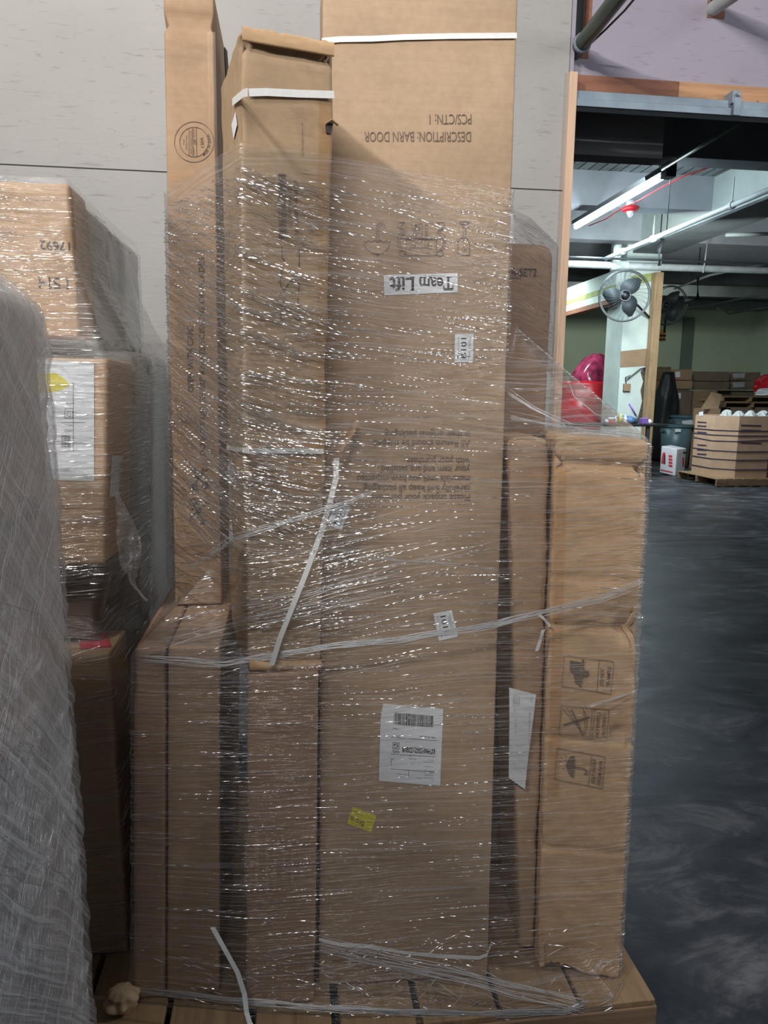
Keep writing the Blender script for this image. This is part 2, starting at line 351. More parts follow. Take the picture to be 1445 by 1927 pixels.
# ---- a carton from eight corners, rounded, slightly warped, with optional creases
class Carton:
    def __init__(s, name, FL0, FR0, FL1, FR1, dv, mat, label, cat='carton', group=None, r=0.006, amp=0.0015, seed=0, dents=(), grooves=(), dv1=None, step=0.02, flap=True, parent=None):
        s.c = [Vector(FL0), Vector(FR0), Vector(FR0)+Vector(dv), Vector(FL0)+Vector(dv)]
        dvt = Vector(dv1 if dv1 is not None else dv)
        s.t = [Vector(FL1), Vector(FR1), Vector(FR1)+dvt, Vector(FL1)+dvt]
        w = (s.c[1]-s.c[0]).length; d = Vector(dv).length; h = (s.t[0]-s.c[0]).length; s.dim = (w, d, h)
        def axis(Ln):
            n = max(2, int(Ln/step)); a = [k*Ln/n for k in range(n+1)]
            a += [r*0.3, r*0.65, r, Ln-r*0.3, Ln-r*0.65, Ln-r]; a = sorted(set(round(x, 6) for x in a)); return a
        ax, ay, az = axis(w), axis(d), axis(h); idx = {}; V = []; Fc = []
        def vid(x, y, z):
            k = (round(x, 6), round(y, 6), round(z, 6))
            if k in idx: return idx[k]
            p = Vector((x, y, z)); q = Vector((min(max(x, r), w-r), min(max(y, r), d-r), min(max(z, r), h-r)))
            dd = p-q; edge = dd.length
            if edge > 1e-9: p = q+dd.normalized()*min(r, edge)
            nz = noise.noise(Vector((x*9+seed, y*9, z*7)))*0.6+noise.noise(Vector((x*30, y*30+seed, z*22)))*0.4
            depth = amp*(abs(nz)*1.6)
            for (gz, gw, gd) in grooves:
                if y < 0.02: depth += gd*math.exp(-((z-gz-0.004*noise.noise(Vector((x*20, seed, 0))))/gw)**2)
            for (dx, dz, dr, da, fy) in dents:
                dist = math.hypot(x-dx, z-dz)
                if (fy == 'f' and y < 0.03) or (fy == 'r' and x > w-0.02 and False): depth += da*math.exp(-(dist/dr)**2)
            cen = Vector((w/2, d/2, h/2)); inw = Vector((0, 0, 0))
            if y <= r+1e-6: inw.y = 1
            elif y >= d-r-1e-6: inw.y = -1
            if x <= r+1e-6: inw.x = 1
            elif x >= w-r-1e-6: inw.x = -1
            if z >= h-r-1e-6: inw.z = -1
            elif z <= r+1e-6: inw.z = 1
            p = p+inw*depth
            u, v_, t = p.x/w, p.y/d, p.z/h
            lo = (s.c[0]*(1-u)+s.c[1]*u)*(1-v_)+(s.c[3]*(1-u)+s.c[2]*u)*v_
            hi = (s.t[0]*(1-u)+s.t[1]*u)*(1-v_)+(s.t[3]*(1-u)+s.t[2]*u)*v_
            V.append(lo*(1-t)+hi*t); idx[k] = len(V)-1; return idx[k]
        def grid(A, B, fn, flip):
            for i in range(len(A)-1):
                for j in range(len(B)-1):
                    q = [fn(A[i], B[j]), fn(A[i+1], B[j]), fn(A[i+1], B[j+1]), fn(A[i], B[j+1])]
                    Fc.append(tuple(q[::-1] if flip else q))
        grid(ax, az, lambda a, b: vid(a, 0, b), False); grid(ax, az, lambda a, b: vid(a, d, b), True)
        grid(ay, az, lambda a, b: vid(0, a, b), True); grid(ay, az, lambda a, b: vid(w, a, b), False)
        grid(ax, ay, lambda a, b: vid(a, b, 0), True); grid(ax, ay, lambda a, b: vid(a, b, h), False)
        s.root = empty(name, (s.c[0]+s.c[2])/2)
        s.board = link('board', V, Fc, mat, s.root, smooth=True)
        tag(s.root, label, cat, group)
        s.parent = s.root
    def face(s, which='f', off=0.0006):
        if which == 'f': p0, u, v = s.c[0], s.c[1]-s.c[0], s.t[0]-s.c[0]
        elif which == 'l': p0, u, v = s.c[3], s.c[0]-s.c[3], s.t[3]-s.c[3]
        elif which == 'r': p0, u, v = s.c[1], s.c[2]-s.c[1], s.t[1]-s.c[1]
        elif which == 't': p0, u, v = s.t[0], s.t[1]-s.t[0], s.t[3]-s.t[0]
        n = u.cross(v).normalized(); return Face(p0+n*off, n)
    def section(s, z):
        z0 = s.c[0].z; z1 = s.t[0].z
        if z < z0-0.03 or z > z1: return []
        t = min(1, max(0, (z-z0)/(z1-z0))); return [(a*(1-t)+b*t) for a, b in zip(s.c, s.t)]
class Face:
    def __init__(s, p, n): s.p = p; s.n = n
    def at(s, px, py):
        d = unproj(px, py); return CAM + d*((s.p-CAM).dot(s.n)/d.dot(s.n))
    def up(s, e): return Face(s.p+s.n*e, s.n)
def quad(face, pts, name, mat, parent, th=0.0005, mb=None):
    b = mb or MB(); b.poly([face.at(*p) for p in pts], face.n, th)
    return b.build(name, mat, parent) if mb is None else None
def strokes(face, lines, wpx, name, mat, parent):
    """line drawing on a face (pixel polylines, width in pixels)"""
    b = MB()
    for ln in lines:
        for (x0, y0), (x1, y1) in zip(ln[:-1], ln[1:]):
            dx, dy = x1-x0, y1-y0; l = math.hypot(dx, dy) or 1; ex, ey = dx/l*wpx*0.35, dy/l*wpx*0.35; nx, ny = -dy/l*wpx/2, dx/l*wpx/2
            q = [(x0-ex+nx, y0-ey+ny), (x1+ex+nx, y1+ey+ny), (x1+ex-nx, y1+ey-ny), (x0-ex-nx, y0-ey-ny)]
            b.poly([face.at(*p) for p in q], face.n, 0.0003)
    return b.build(name, mat, parent)
_tc = {}
def text_mesh(s, bold=0.0, ):
    k = (s, bold)
    if k in _tc: return _tc[k]
    cu = bpy.data.curves.new('t', 'FONT'); cu.body = s; cu.size = 1; cu.offset = bold; cu.resolution_u = 3
    o = bpy.data.objects.new('t', cu); COL.objects.link(o); bpy.context.view_layer.update()
    me = bpy.data.meshes.new_from_object(o.evaluated_get(bpy.context.evaluated_depsgraph_get()))
    bpy.data.objects.remove(o); bpy.data.curves.remove(cu)
    vs = [v.co.copy() for v in me.vertices]; fs = [tuple(p.vertices) for p in me.polygons]; bpy.data.meshes.remove(me)
    x0 = min(v.x for v in vs); x1 = max(v.x for v in vs)
    _tc[k] = ([Vector((v.x-x0, v.y, 0)) for v in vs], fs, x1-x0); return _tc[k]
def text(face, s, p0, p1, capvec, name='printed_text', mat=None, parent=None, bold=0.0, into=None, serif=False):
    """s written with its baseline from pixel p0 to p1; capvec = pixel vector of a capital's height"""
    vs, fs, w = text_mesh(s, bold)
    A, B, C = face.at(*p0), face.at(*p1), face.at(p0[0]+capvec[0], p0[1]+capvec[1])
    X = (B-A)/w; Yv = (C-A)/0.70
    V = [A+X*v.x+Yv*v.y+face.n*0.0002 for v in vs]
    if into is not None:
        i = len(into.v); into.v += [tuple(v) for v in V]; into.f += [tuple(i+k for k in f) for f in fs]; return
    return link(name, V, fs, mat or M['ink'], parent)
def barcode(face, c00, c10, c01, n, name, mat, parent, seed=1, into=None):
    """bars across c00->c10, standing c00->c01"""
    rg = random.Random(seed); b = into or MB(); x = 0.0; U = Vector((c10[0]-c00[0], c10[1]-c00[1])); Vv = Vector((c01[0]-c00[0], c01[1]-c00[1])); O = Vector(c00)
    ws = [rg.choice((1, 1, 1, 2, 2, 3)) for _ in range(n*2)]; tot = sum(ws)
    for k, w in enumerate(ws):
        if k % 2 == 0:
            a, e = x/tot, (x+w)/tot
            b.poly([face.at(*(O+U*a)), face.at(*(O+U*e)), face.at(*(O+U*e+Vv)), face.at(*(O+U*a+Vv))], face.n, 0.0003)
        x += w
    if into is None: return b.build(name, mat, parent)
def arc(cx, cy, r, a0, a1, n=24, ry=None):
    return [(cx+r*math.cos(R(a0+(a1-a0)*k/n)), cy+(ry or r)*math.sin(R(a0+(a1-a0)*k/n))) for k in range(n+1)]

# ================================================================== STRUCTURE
WY = 2.95
b = MB(); b.box((-6, -5, -0.1), (16, 26, 0)); struct(b.build('floor', M['floor']))
# expansion joint line in the floor
b = MB(); p, q = ATZ(1226, 1019, 0.001), ATZ(1450, 1010, 0.001); dv = (q-p); b.ribbon([p-dv*4, p, q, q+dv*4], 0.03, Vector((-dv.y, dv.x, 0)), (0, 0, 1), 0.001)
o = b.build('trim_1', M['black']); struct(o)
# main boarded wall (left), two boards high with a thin seam
b = MB()
xe = AT(1074, 60, WY).x
zs = AT(0, 309, WY).z
b.box((-5, WY, 0), (xe, WY+0.012, zs-0.0025)); b.box((-5, WY, zs+0.0025), (xe+0.0, WY+0.012, 5.5)); b.box((-5, WY+0.012, 0), (xe-0.002, WY+0.10, 5.5))
struct(b.build('wall_front', M['osb']))
b = MB(); pa = AT(1080, 60, WY+0.02).x; b.box((xe+0.004, WY+0.004, 2.75), (pa, WY+0.06, 5.5)); struct(b.build('trim_2', M['osb_r']))
# right part of the wall above the opening, with two cut holes
zt = AT(1084, 141, WY+0.05).z
x0 = pa; WR = WY+0.06
h1a, h1b, h1z = AT(1078, 50, WR).x, AT(1111, 50, WR).x, AT(1095, 92, WR).z
h2a, h2b, h2z = AT(1336, 10, WR).x, AT(1362, 10, WR).x, AT(1350, 20, WR).z
b = MB()
for a, e, z0 in ((x0, h1a, zt), (h1a, h1b, zt), (h1b, h2a, zt), (h2a, h2b, zt), (h2b, 7.5, zt)):
    z1 = {h1a: h1z, h2a: h2z}.get(a, 5.5)
    if a == x0 and h1a <= x0: continue
    b.box((a, WR, z0), (e, WR+0.08, z1))
struct(b.build('wall_back', M['osb_r']))
b = MB(); b.box((h1a, WR-0.004, h1z-0.035), (h1b-0.004, WR+0.02, h1z)); b.box((h1b-0.01, WR-0.002, h1z), (h1b+0.002, WR+0.05, 5.5)); struct(b.build('trim_3', M['header_red']))
b = MB(); b.box((h2a-0.01, WR-0.004, h2z-0.03), (h2b+0.005, WR+0.02, h2z)); b.box((h2a-0.012, WR-0.002, h2z), (h2a, WR+0.05, 5.5)); struct(b.build('trim_4', M['header_red']))
# jamb stud, header boards and the sliding door rail
jl = AT(1069, 143, WY).x; jr = AT(1084, 143, WY).x
b = MB(); b.box((jl, WY-0.02, 0), (jr, WY+0.11, AT(1075, 138, WY).z)); struct(b.build('trim_5', M['stud'], bevel=0.002))
zb = AT(1084, 178, WY+0.05).z; xm = AT(1276, 160, WY+0.05).x
b = MB(); b.box((jr, WY+0.045, zb), (xm, WY+0.10, zt)); struct(b.build('trim_6', M['header_red']))
b = MB(); b.box((xm+0.002, WY+0.045, zb), (7.5, WY+0.10, zt)); struct(b.build('trim_7', M['header_pine']))
b = MB(); zr0 = AT(1084, 201, WY).z
b.box((jr, WY+0.0, zr0+0.012), (7.5, WY+0.04, zb-0.003)); b.box((jr, WY-0.01, zr0), (7.5, WY+0.0, zr0+0.03)); b.box((jr, WY-0.01, zr0), (7.5, WY+0.045, zr0+0.004))
r_ = b.build('door_rail', M['steel'], bevel=0.002); tag(r_, 'galvanised steel sliding door rail under the wooden header', 'rail')
bx = AT(1381, 190, WY).x; b = MB()
b.box((bx-0.018, WY-0.018, zb-0.02), (bx+0.005, WY+0.05, zb+0.03)); b.box((bx-0.012, WY-0.022, zr0-0.002), (bx+0.02, WY-0.008, zb+0.005)); b.tube([(bx, WY-0.01, zb+0.01), (bx, WY-0.035, zb+0.01)], 0.008)
b.build('rail_bracket', M['steel'], r_, bevel=0.002)

# ---- the room beyond
CZ = 4.7; BH = 0.48
b = MB(); b.box((-2, WY+0.2, CZ), (16, 26, CZ+0.1)); struct(b.build('ceiling', M['planks']))
for k, y in enumerate((8.3, 10.5, 12.7, 14.9, 17.1, 19.3, 21.5)):
    b = MB(); b.box((-2, y, CZ-BH), (16, y+0.32, CZ)); o = b.build('trim_%d' % (8+k), M['beam_dark'] if k in (0, 4, 5, 6) else M['beam_lit']); struct(o)
b = MB(); b.box((-2, 23.5, 0), (16, 23.7, CZ)); struct(b.build('wall_far', M['greenwall']))
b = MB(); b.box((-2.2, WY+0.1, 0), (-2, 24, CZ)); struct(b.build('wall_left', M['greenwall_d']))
b = MB(); b.box((16, WY+0.1, 0), (16.2, 24, CZ)); struct(b.build('wall_right', M['greenwall']))
CY = 13.0
c0 = AT(1170, 640, CY).x; c1 = AT(1240, 560, CY).x
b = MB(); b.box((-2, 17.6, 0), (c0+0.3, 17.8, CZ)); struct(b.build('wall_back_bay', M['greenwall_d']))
# column with stains, broken plaster, switch box and board
colr = empty('column', ((c0+c1)/2, CY+0.35, 0)); tag(colr, 'white plastered column with broken plaster, holding the wall fan', 'column')
b = MB(); b.box((c0, CY, 0), (c1, CY+0.7, CZ)); b.build('column_shaft', M['plaster'], colr)
fc = Face(Vector((0, CY-0.002, 0)), Vector((0, -1, 0)))
quad(fc, [(1205, 700), (1214, 690), (1227, 688), (1225, 740), (1218, 760), (1214, 790), (1196, 800), (1203, 775), (1208, 755), (1205, 735), (1210, 718)], 'broken_plaster', M['crackbrown'], colr, 0.004)
b = MB(); b.box((c0-0.14, CY+0.1, AT(1150, 566, CY).z), (c0+0.02, 17.6, AT(1200, 507, CY).z)); g = b.build('girder', M['plaster']); tag(g, 'white stained girder running back from the column behind the fan', 'girder')
b = MB(); b.box((c0-0.145, CY+0.1, 3.42), (c0-0.138, 17.6, 3.52)); b.build('green_stain', M['greenstain'], g)
b = MB(); b.box((c0-0.16, CY+0.1, AT(1150, 566, CY).z-0.02), (c0+0.0, 17.6, AT(1150, 566, CY).z+0.07)); b.build('lower_trim', M['header_red'], g)
quad(fc, [(1185, 520), (1238, 512), (1238, 526), (1200, 536)], 'green_stain', M['greenstain'], colr, 0.003)
b = MB(); b.box((c0+0.1, 8.66, CZ-0.62), (c0+0.75, CY, CZ-0.01)); g2 = b.build('girder', M['plaster']); tag(g2, 'pale girder above the white sprinkler pipe, running towards the doorway', 'girder')
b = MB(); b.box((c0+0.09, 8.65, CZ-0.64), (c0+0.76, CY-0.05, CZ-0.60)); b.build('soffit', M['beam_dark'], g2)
o = quad(fc, [(1168, 661), (1218, 656), (1217, 688), (1167, 691)], 'cardboard_sign', M['kraft_d'], None, 0.01); tag(o, 'blank brown cardboard sheet fixed flat on the white column', 'sheet')
b = MB(); 
q0, q1 = AT(1172, 722, CY), AT(1184, 736, CY); b.box((q0.x, CY-0.05, q1.z), (q1.x, CY, q0.z)); o = b.build('switch_box', M['kraft_d'], bevel=0.004); tag(o, 'small brown switch box low on the white column', 'switch')
b = MB(); b.tube([AT(1178, 722, CY-0.03), AT(1177, 710, CY-0.05), AT(1186, 706, CY-0.05), AT(1180, 714, CY-0.05), AT(1205, 694, CY-0.05), AT(1222, 690, CY-0.05)], 0.012, 6); b.build('wire', M['darkpipe'], o)
# timber post beside the column
p0, p1 = AT(1231, 560, CY-0.2), AT(1246, 560, CY-0.2)
b = MB(); b.box((p0.x, CY-0.2, 0), (p1.x, CY-0.05, AT(1240, 512, CY-0.2).z)); o = b.build('timber_post', M['stud_far'], bevel=0.004); tag(o, 'rough timber post standing against the right side of the column', 'post')

# fans
def fan(c, rad, facing, label, mount):
    e = empty('wall_fan', c); tag(e, label, 'fan'); c = Vector(c); f = Vector(facing).normalized(); a = f.cross(Vector((0, 0, 1))).normalized(); u = a.cross(f)
    b = MB()
    def ring(r, off, th):
        b.tube([c+f*off+(a*math.cos(t)+u*math.sin(t))*r for t in [2*math.pi*k/36 for k in range(37)]], th, 5)
    ring(rad, 0, 0.014); ring(rad*0.97, 0.07, 0.008); ring(rad*0.97, -0.07, 0.008); ring(rad*0.2, 0.11, 0.008)
    for k in range(30):
        t = 2*math.pi*k/30
        for sgn in (1, -1):
            d1 = a*math.cos(t)+u*math.sin(t); t2 = t+0.35; d2 = a*math.cos(t2)+u*math.sin(t2)
            b.tube([c+f*sgn*0.11+d1*rad*0.18, c+f*sgn*0.10+(d1+d2)*0.5*rad*0.6, c+d2*rad], 0.0018, 3)
    b.build('cage', M['darkpipe'], e)
    for k in range(3):
        t0 = R(110)+2*math.pi*k/3; b = MB(); pts = []
        nn = 12
        for j in range(nn+1):
            s_ = j/nn; rr = rad*(0.14+0.72*s_); w_ = rad*(0.08+0.30*math.sin(math.pi*min(1, s_*0.75+0.22))**1.2)
            tt = t0+0.35*s_
            d = a*math.cos(tt)+u*math.sin(tt); tn = -a*math.sin(tt)+u*math.cos(tt)
            for sd in (-1, 1):
                for th in (0.004, -0.004): pts.append(c+d*rr+tn*w_*sd*0.9+f*(sd*0.035+th))
        i = 0; V = pts; Fs = []
        for j in range(nn):
            q = j*4; Fs += [(q, q+4, q+6, q+2), (q+1, q+3, q+7, q+5), (q, q+1, q+5, q+4), (q+2, q+6, q+7, q+3)]
        Fs += [(0, 2, 3, 1), (nn*4, nn*4+1, nn*4+3, nn*4+2)]
        link('blade', V, Fs, M['steel_dark'], e, smooth=True)
    b = MB(); b.tube([c+f*0.10, c-f*0.02], rad*0.1, 14); b.build('hub', M['black'], e, smooth=True)
    b = MB(); b.tube([c-f*0.02, c-f*0.10, c-f*0.24], lambda t: rad*(0.22-0.08*t), 14); b.build('motor', M['black'], e, smooth=True)
    b = MB(); b.tube([c-f*0.2]+[Vector(m) for m in mount], 0.022, 8); b.build('arm', M['black'], e, smooth=True)
M['steel_dark'] = plain('fan_blade_grey', (0.02, 0.026, 0.03), 0.6, 0.0)
fcn = AT(1175, 557, 12.2)
fan(fcn, 0.43, (-0.30, -1, -0.05), 'grey round caged wall fan on an arm in front of the white column', [AT(1200, 575, 12.7), AT(1228, 604, CY)])
fcn = AT(1257, 575, 14.6)
fan(fcn, 0.40, (-0.8, -0.6, 0), 'dark round wall fan half hidden behind the timber post', [AT(1252, 600, 14.6), AT(1250, 625, 14.9)])

# tube light and ceiling services
t0, t1 = AT(1247, 333, 8.4), AT(1060, 432, 11.0)
e = empty('tube_light', (t0+t1)/2); tag(e, 'long lit white tube light hanging below the ceiling beams', 'light')
t1.x = t0.x; t1.z = t0.z
b = MB(); b.tube([t0, t1], 0.032, 12); b.build('tube', M['tubelight'], e, smooth=True)
b = MB(); b.box((t0.x-0.05, t0.y-0.05, t0.z+0.04), (t0.x+0.05, t1.y+0.05, t0.z+0.10)); b.build('housing', M['beam_dark'], e)
b = MB(); b.box((t0.x-0.03, t0.y-0.14, t0.z-0.03), (t0.x+0.09, t0.y-0.0, t0.z+0.13)); b.build('end_cap', M['darkpipe'], e)
for yy in (t0.y+0.1, t1.y-0.2):
    b = MB(); b.tube([(t0.x, yy, t0.z+0.1), (t0.x, yy, CZ)], 0.006, 5); b.build('hanger', M['pipe_dull'], e)
b = MB(); cc = t0+Vector((0.07, -0.05, -0.03)); b.tube([cc-Vector((0, 0, 0.03*k)) for k in range(20)], lambda t: 0.006+0.004*math.sin(t*60), 5); b.build('pull_chain', M['whitepipe'], e)
def pipe(pts, r, mat, label, name='pipe', cat='pipe'):
    b = MB(); b.tube(pts, r, 12); o = b.build(name, mat, smooth=True); tag(o, label, cat); return o
zp = AT(1445, 358, 8.2).z; xp = AT(1300, 421, 9.6).x
pw0 = Vector((AT(1445, 358, 8.2).x, 4.0, zp)); pw = pipe([pw0, Vector((pw0.x, 12.6, zp))], 0.035, M['whitepipe'], 'white sprinkler pipe slanting across in front of the beams')
for yy in (8.9, 10.9):
    b = MB(); b.tube([(pw0.x, yy, zp+0.03), (pw0.x, yy, CZ-BH)], 0.01, 6); b.tube([(pw0.x, yy-0.03, zp), (pw0.x, yy+0.03, zp)], 0.05, 12); b.build('hanger', M['whitepipe'], pw)
b = MB(); b.tube([(pw0.x, 11.9, zp), (pw0.x, 12.1, zp)], 0.055, 10); b.build('coupling', M['whitepipe'], pw)
zq = AT(1250, 503, 12.55).z
pq = pipe([(-2, 12.55, zq), (16, 12.55, zq)], 0.062, M['pipe_dull'], 'thick dull white pipe running level across above the fan')
b = MB(); xx = AT(1165, 500, 12.55).x; b.tube([(xx-0.15, 12.55, zq), (xx+0.15, 12.55, zq)], 0.085, 12); b.tube([(xx-0.05, 12.55, zq), (xx-0.05, 12.55, zq+0.35)], 0.07, 10); b.build('tee_fitting', M['whitepipe'], pq)
xx = AT(1318, 500, 12.55).x; b = MB(); b.tube([(xx, 12.45, zq-0.09), (xx+0.03, 12.47, zq+0.1), (xx+0.12, 12.55, CZ)], 0.012, 6); b.build('hanger', M['pipe_dull'], pq)
pq2 = pipe([(-2, 12.4, zq+0.09), (16, 12.4, zq+0.09)], 0.02, M['darkpipe'], 'thin dark conduit lying along the top of the thick level pipe')
pipe([AT(1247, 318, 8.3), AT(1412, 218, 6.2)], 0.022, M['greenpipe'], 'thin green conduit running from the tube light towards the doorway', 'conduit')
pipe([AT(1070, 255, 7.2), AT(1130, 203, 6.0)], 0.05, M['greenpipe'], 'short green pipe at the top left corner of the doorway')
pipe([AT(1270, 543, 16), AT(1335, 518, 14.5), AT(1445, 495, 13.8)], 0.025, M['whitepipe'], 'slender pale pipe right of the column under the dark ceiling')
pipe([AT(1313, 519, 14), AT(1313, 562, 14), AT(1288, 566, 14)], 0.035, M['darkpipe'], 'black pipe dropping down with an elbow right of the column')
pipe([AT(1262, 585, 17), AT(1345, 572, 15), AT(1445, 552, 13.5)], 0.02, M['darkpipe'], 'thin dark conduit crossing the pale green wall, upper of two', 'conduit')
pipe([AT(1350, 580, 17), AT(1372, 590, 16), AT(1445, 578, 15)], 0.02, M['darkpipe'], 'thin dark conduit crossing the pale green wall, lower of two', 'conduit')
pipe([AT(1365, 442, 11.5), AT(1445, 440, 11.5)], 0.03, M['whitepipe'], 'short white pipe under the pale girder on the right')
pipe([AT(1247, 450, 11.8), AT(1240, 470, 11.8), AT(1241, 500, 11.8)], 0.03, M['darkpipe'], 'dark cable dropping onto the thick level pipe', 'cable', 'cable')
pipe([AT(1400, 287, 8.9), AT(1345, 312, 8.9), AT(1290, 330, 8.9), AT(1245, 352, 8.9), AT(1205, 376, 9), AT(1165, 395, 9.3), AT(1140, 412, 9.6), AT(1108, 425, 10)], 0.007, M['alarmred'], 'thin red cable sagging below the beams near the tube light', 'cable', 'cable')
for (px_, py_, yy_, own) in ((1100, 229, 6.6, None), (1300, 530, 15.2, None), (1313, 525, 14.0, None), (1242, 455, 11.8, None)):
    c_ = AT(px_, py_, yy_); b = MB(); b.tube([c_, Vector((c_.x, c_.y, CZ))], 0.012, 6); o = b.build('pipe_hanger', M['darkpipe']); tag(o, {1100: 'thin rod holding the short green pipe at the doorway top', 1300: 'thin rod holding the slender pale pipe right of the column', 1313: 'thin rod above the black elbowed pipe', 1242: 'thin rod above the dark cable at the level pipe'}[px_], 'rod')
# alarm strobe
ac = AT(1186, 394, 10.4); e = empty('ceiling_alarm', ac); tag(e, 'small red and white alarm hanging beside the lit tube', 'alarm')
b = MB(); b.tube([ac+Vector((0, 0, 0.04)), ac+Vector((0, 0, 0.02)), ac-Vector((0, 0, 0.03))], lambda t: 0.10+0.03*math.sin(t*3), 18); b.build('red_housing', M['alarmred'], e, smooth=True)
b = MB(); b.tube([ac-Vector((0, 0, 0.03)), ac-Vector((0, 0, 0.07)), ac-Vector((0, 0, 0.11))], lambda t: 0.055*(1-t*0.6), 12); b.build('lens', M['white'], e, smooth=True)
b = MB(); b.tube([ac+Vector((0, 0, 0.04)), ac+Vector((0, 0, 0.12))], 0.06, 12); b.build('mount', M['white'], e, smooth=True)
# duct, cables and pipe through the holes of the near wall
d0 = AT(1093, 84, WY-0.01); d1 = AT(1170, -14, 2.55)
o = pipe([d0+(d0-d1)*0.5, d0, d1, d1+(d1-d0)*3], 0.030, M['duct'], 'shiny green-black pipe passing through the upper wall hole')
b = MB(); b.tube([d0+(d1-d0)*0.02, d0+(d1-d0)*0.06], 0.036, 12); b.build('pipe_collar', M['steel'], o, smooth=True)
pipe([AT(1105, 88, WY), AT(1140, 55, 2.8), AT(1175, 20, 2.7), AT(1200, -10, 2.6)], 0.004, M['black'], 'thin black cable running beside the shiny green-black pipe', 'cable', 'cable')
d0 = AT(1345, 14, WY+0.04); d1 = AT(1385, -14, 2.85); pipe([d0+(d0-d1)*2, d0, d1, d1+(d1-d0)*6], 0.028, M['pipe_dull'], 'grey pipe end in the small wall hole at the top right')
# box beam seen in the first hole
b = MB(); b.box((h1a+0.01, WR+0.3, h1z-0.3), (h1b+0.5, WR+0.4, 5.4)); o = b.build('timber_beam', M['beam_dark']); tag(o, 'dark timber seen inside the tall upper wall hole', 'beam')

# ================================================================== FAR THINGS
# red wrapped load
def lump(name, c, sx, sy, h, mat, prof, parent=None, seed=0, amp=0.05):
    V = []; Fs = []; nz, na = 26, 48
    for i in range(nz+1):
        t = i/nz; k = prof(t)
        for j in range(na):
            a = 2*math.pi*j/na; sq = (abs(math.cos(a))**3+abs(math.sin(a))**3)**(-1/3)
            r = k*sq*(1+amp*noise.noise(Vector((math.cos(a)*2+seed, math.sin(a)*2, t*4))))
            V.append((c[0]+math.cos(a)*sx*r, c[1]+math.sin(a)*sy*r, c[2]+h*t))
    for i in range(nz):
        for j in range(na): Fs.append((i*na+j, i*na+(j+1) % na, (i+1)*na+(j+1) % na, (i+1)*na+j))
    Fs.append(tuple(range(na))[::-1]); Fs.append(tuple(nz*na+j for j in range(na)))
    uv = [(math.atan2(v[1]-c[1], v[0]-c[0]), v[2]) for v in V]
    return link(name, V, Fs, mat, parent, smooth=True, uvs=uv)
rc = AT(1113, 780, 14.6)
M['red_cover'] = plain('red_plastic_cover', (0.62, 0.015, 0.03), 0.28, vary=0.2, scale=3, bumpy=0.9)
M['red_sheen'] = plain('red_film_sheen', (0.34, 0.04, 0.10), 0.16, vary=0.6, scale=6, bumpy=1.0)  # magenta sheen of the red film, put into the base colour
e = empty('red_wrapped_load', (rc.x, 14.6, 0)); tag(e, 'tall rounded load covered in red plastic film left of the column', 'wrapped load')
zt_ = AT(1140, 664, 14.6).z
o = lump('red_cover', (rc.x+0.02, 14.9, 0.0), 0.76, 0.6, zt_-0.60, M['red_cover'], lambda t: 1-0.12*t**3, e, 1, 0.12)
o = lump('red_hood', (rc.x+0.18, 14.9, 0.9), 0.60, 0.55, zt_-0.9, M['red_sheen'], lambda t: max(0.12, (1-t**2.4)**0.5), e, 2, 0.18)
def pallet(name, x0, y0, x1, y1, label, z=0.0, along='y', hh=0.14, group=None, deck_mat=None, n=7):
    e = empty(name, ((x0+x1)/2, (y0+y1)/2, z)); tag(e, label, 'pallet', group)
    rg = random.Random(int(x0*100)); t = 0.018
    def board(a, b_, nm, m):
        q = MB(); q.box(a, b_); return q.build(nm, m, e, bevel=0.003)
    if along == 'y':
        step = (x1-x0)/n
        for k in range(n):
            w = step*(0.90+0.07*rg.random()); cx = x0+step*(k+0.5); cx = min(max(cx, x0+w/2), x1-w/2)
            board((cx-w/2, y0+rg.uniform(0, 0.01), z+hh-t), (cx+w/2, y1, z+hh-rg.uniform(0, .002)), 'deck_board', M['wood_y'])
        for cy in (y0+0.02, (y0+y1)/2, y1-0.02):
            board((x0+.002, cy-0.02, z+t), (x1-.002, cy+0.02, z+hh-t), 'stringer', M['wood_x'])
        for k in range(5):
            cx = x0+(x1-x0)*(k+0.5)/5; board((cx-0.04, y0+.003, z), (cx+0.04, y1-.003, z+t), 'bottom_board', M['wood_y'])
    else:
        step = (y1-y0)/n
        for k in range(n):
            cy = y0+step*(k+0.5); w = step*0.82; cy = min(max(cy, y0+w/2), y1-w/2)
            board((x0, cy-w/2, z+hh-t), (x1, cy+w/2, z+hh), 'deck_board', M['wood_x'])
        for cx in (x0+0.02, (x0+x1)/2, x1-0.02):
            board((cx-0.02, y0+.002, z+t), (cx+0.02, y1-.002, z+hh-t), 'stringer', M['wood_y'])
        for k in range(4):
            cy = y0+(y1-y0)*(k+0.5)/4; board((x0+.003, cy-0.05, z), (x1-.003, cy+0.05, z+t), 'bottom_board', M['wood_x'])
    return e
pallet('pallet', 6.93, 10.78, 8.15, 12.0, 'wooden pallet under the large eight-sided cardboard bin', along='y', n=8)
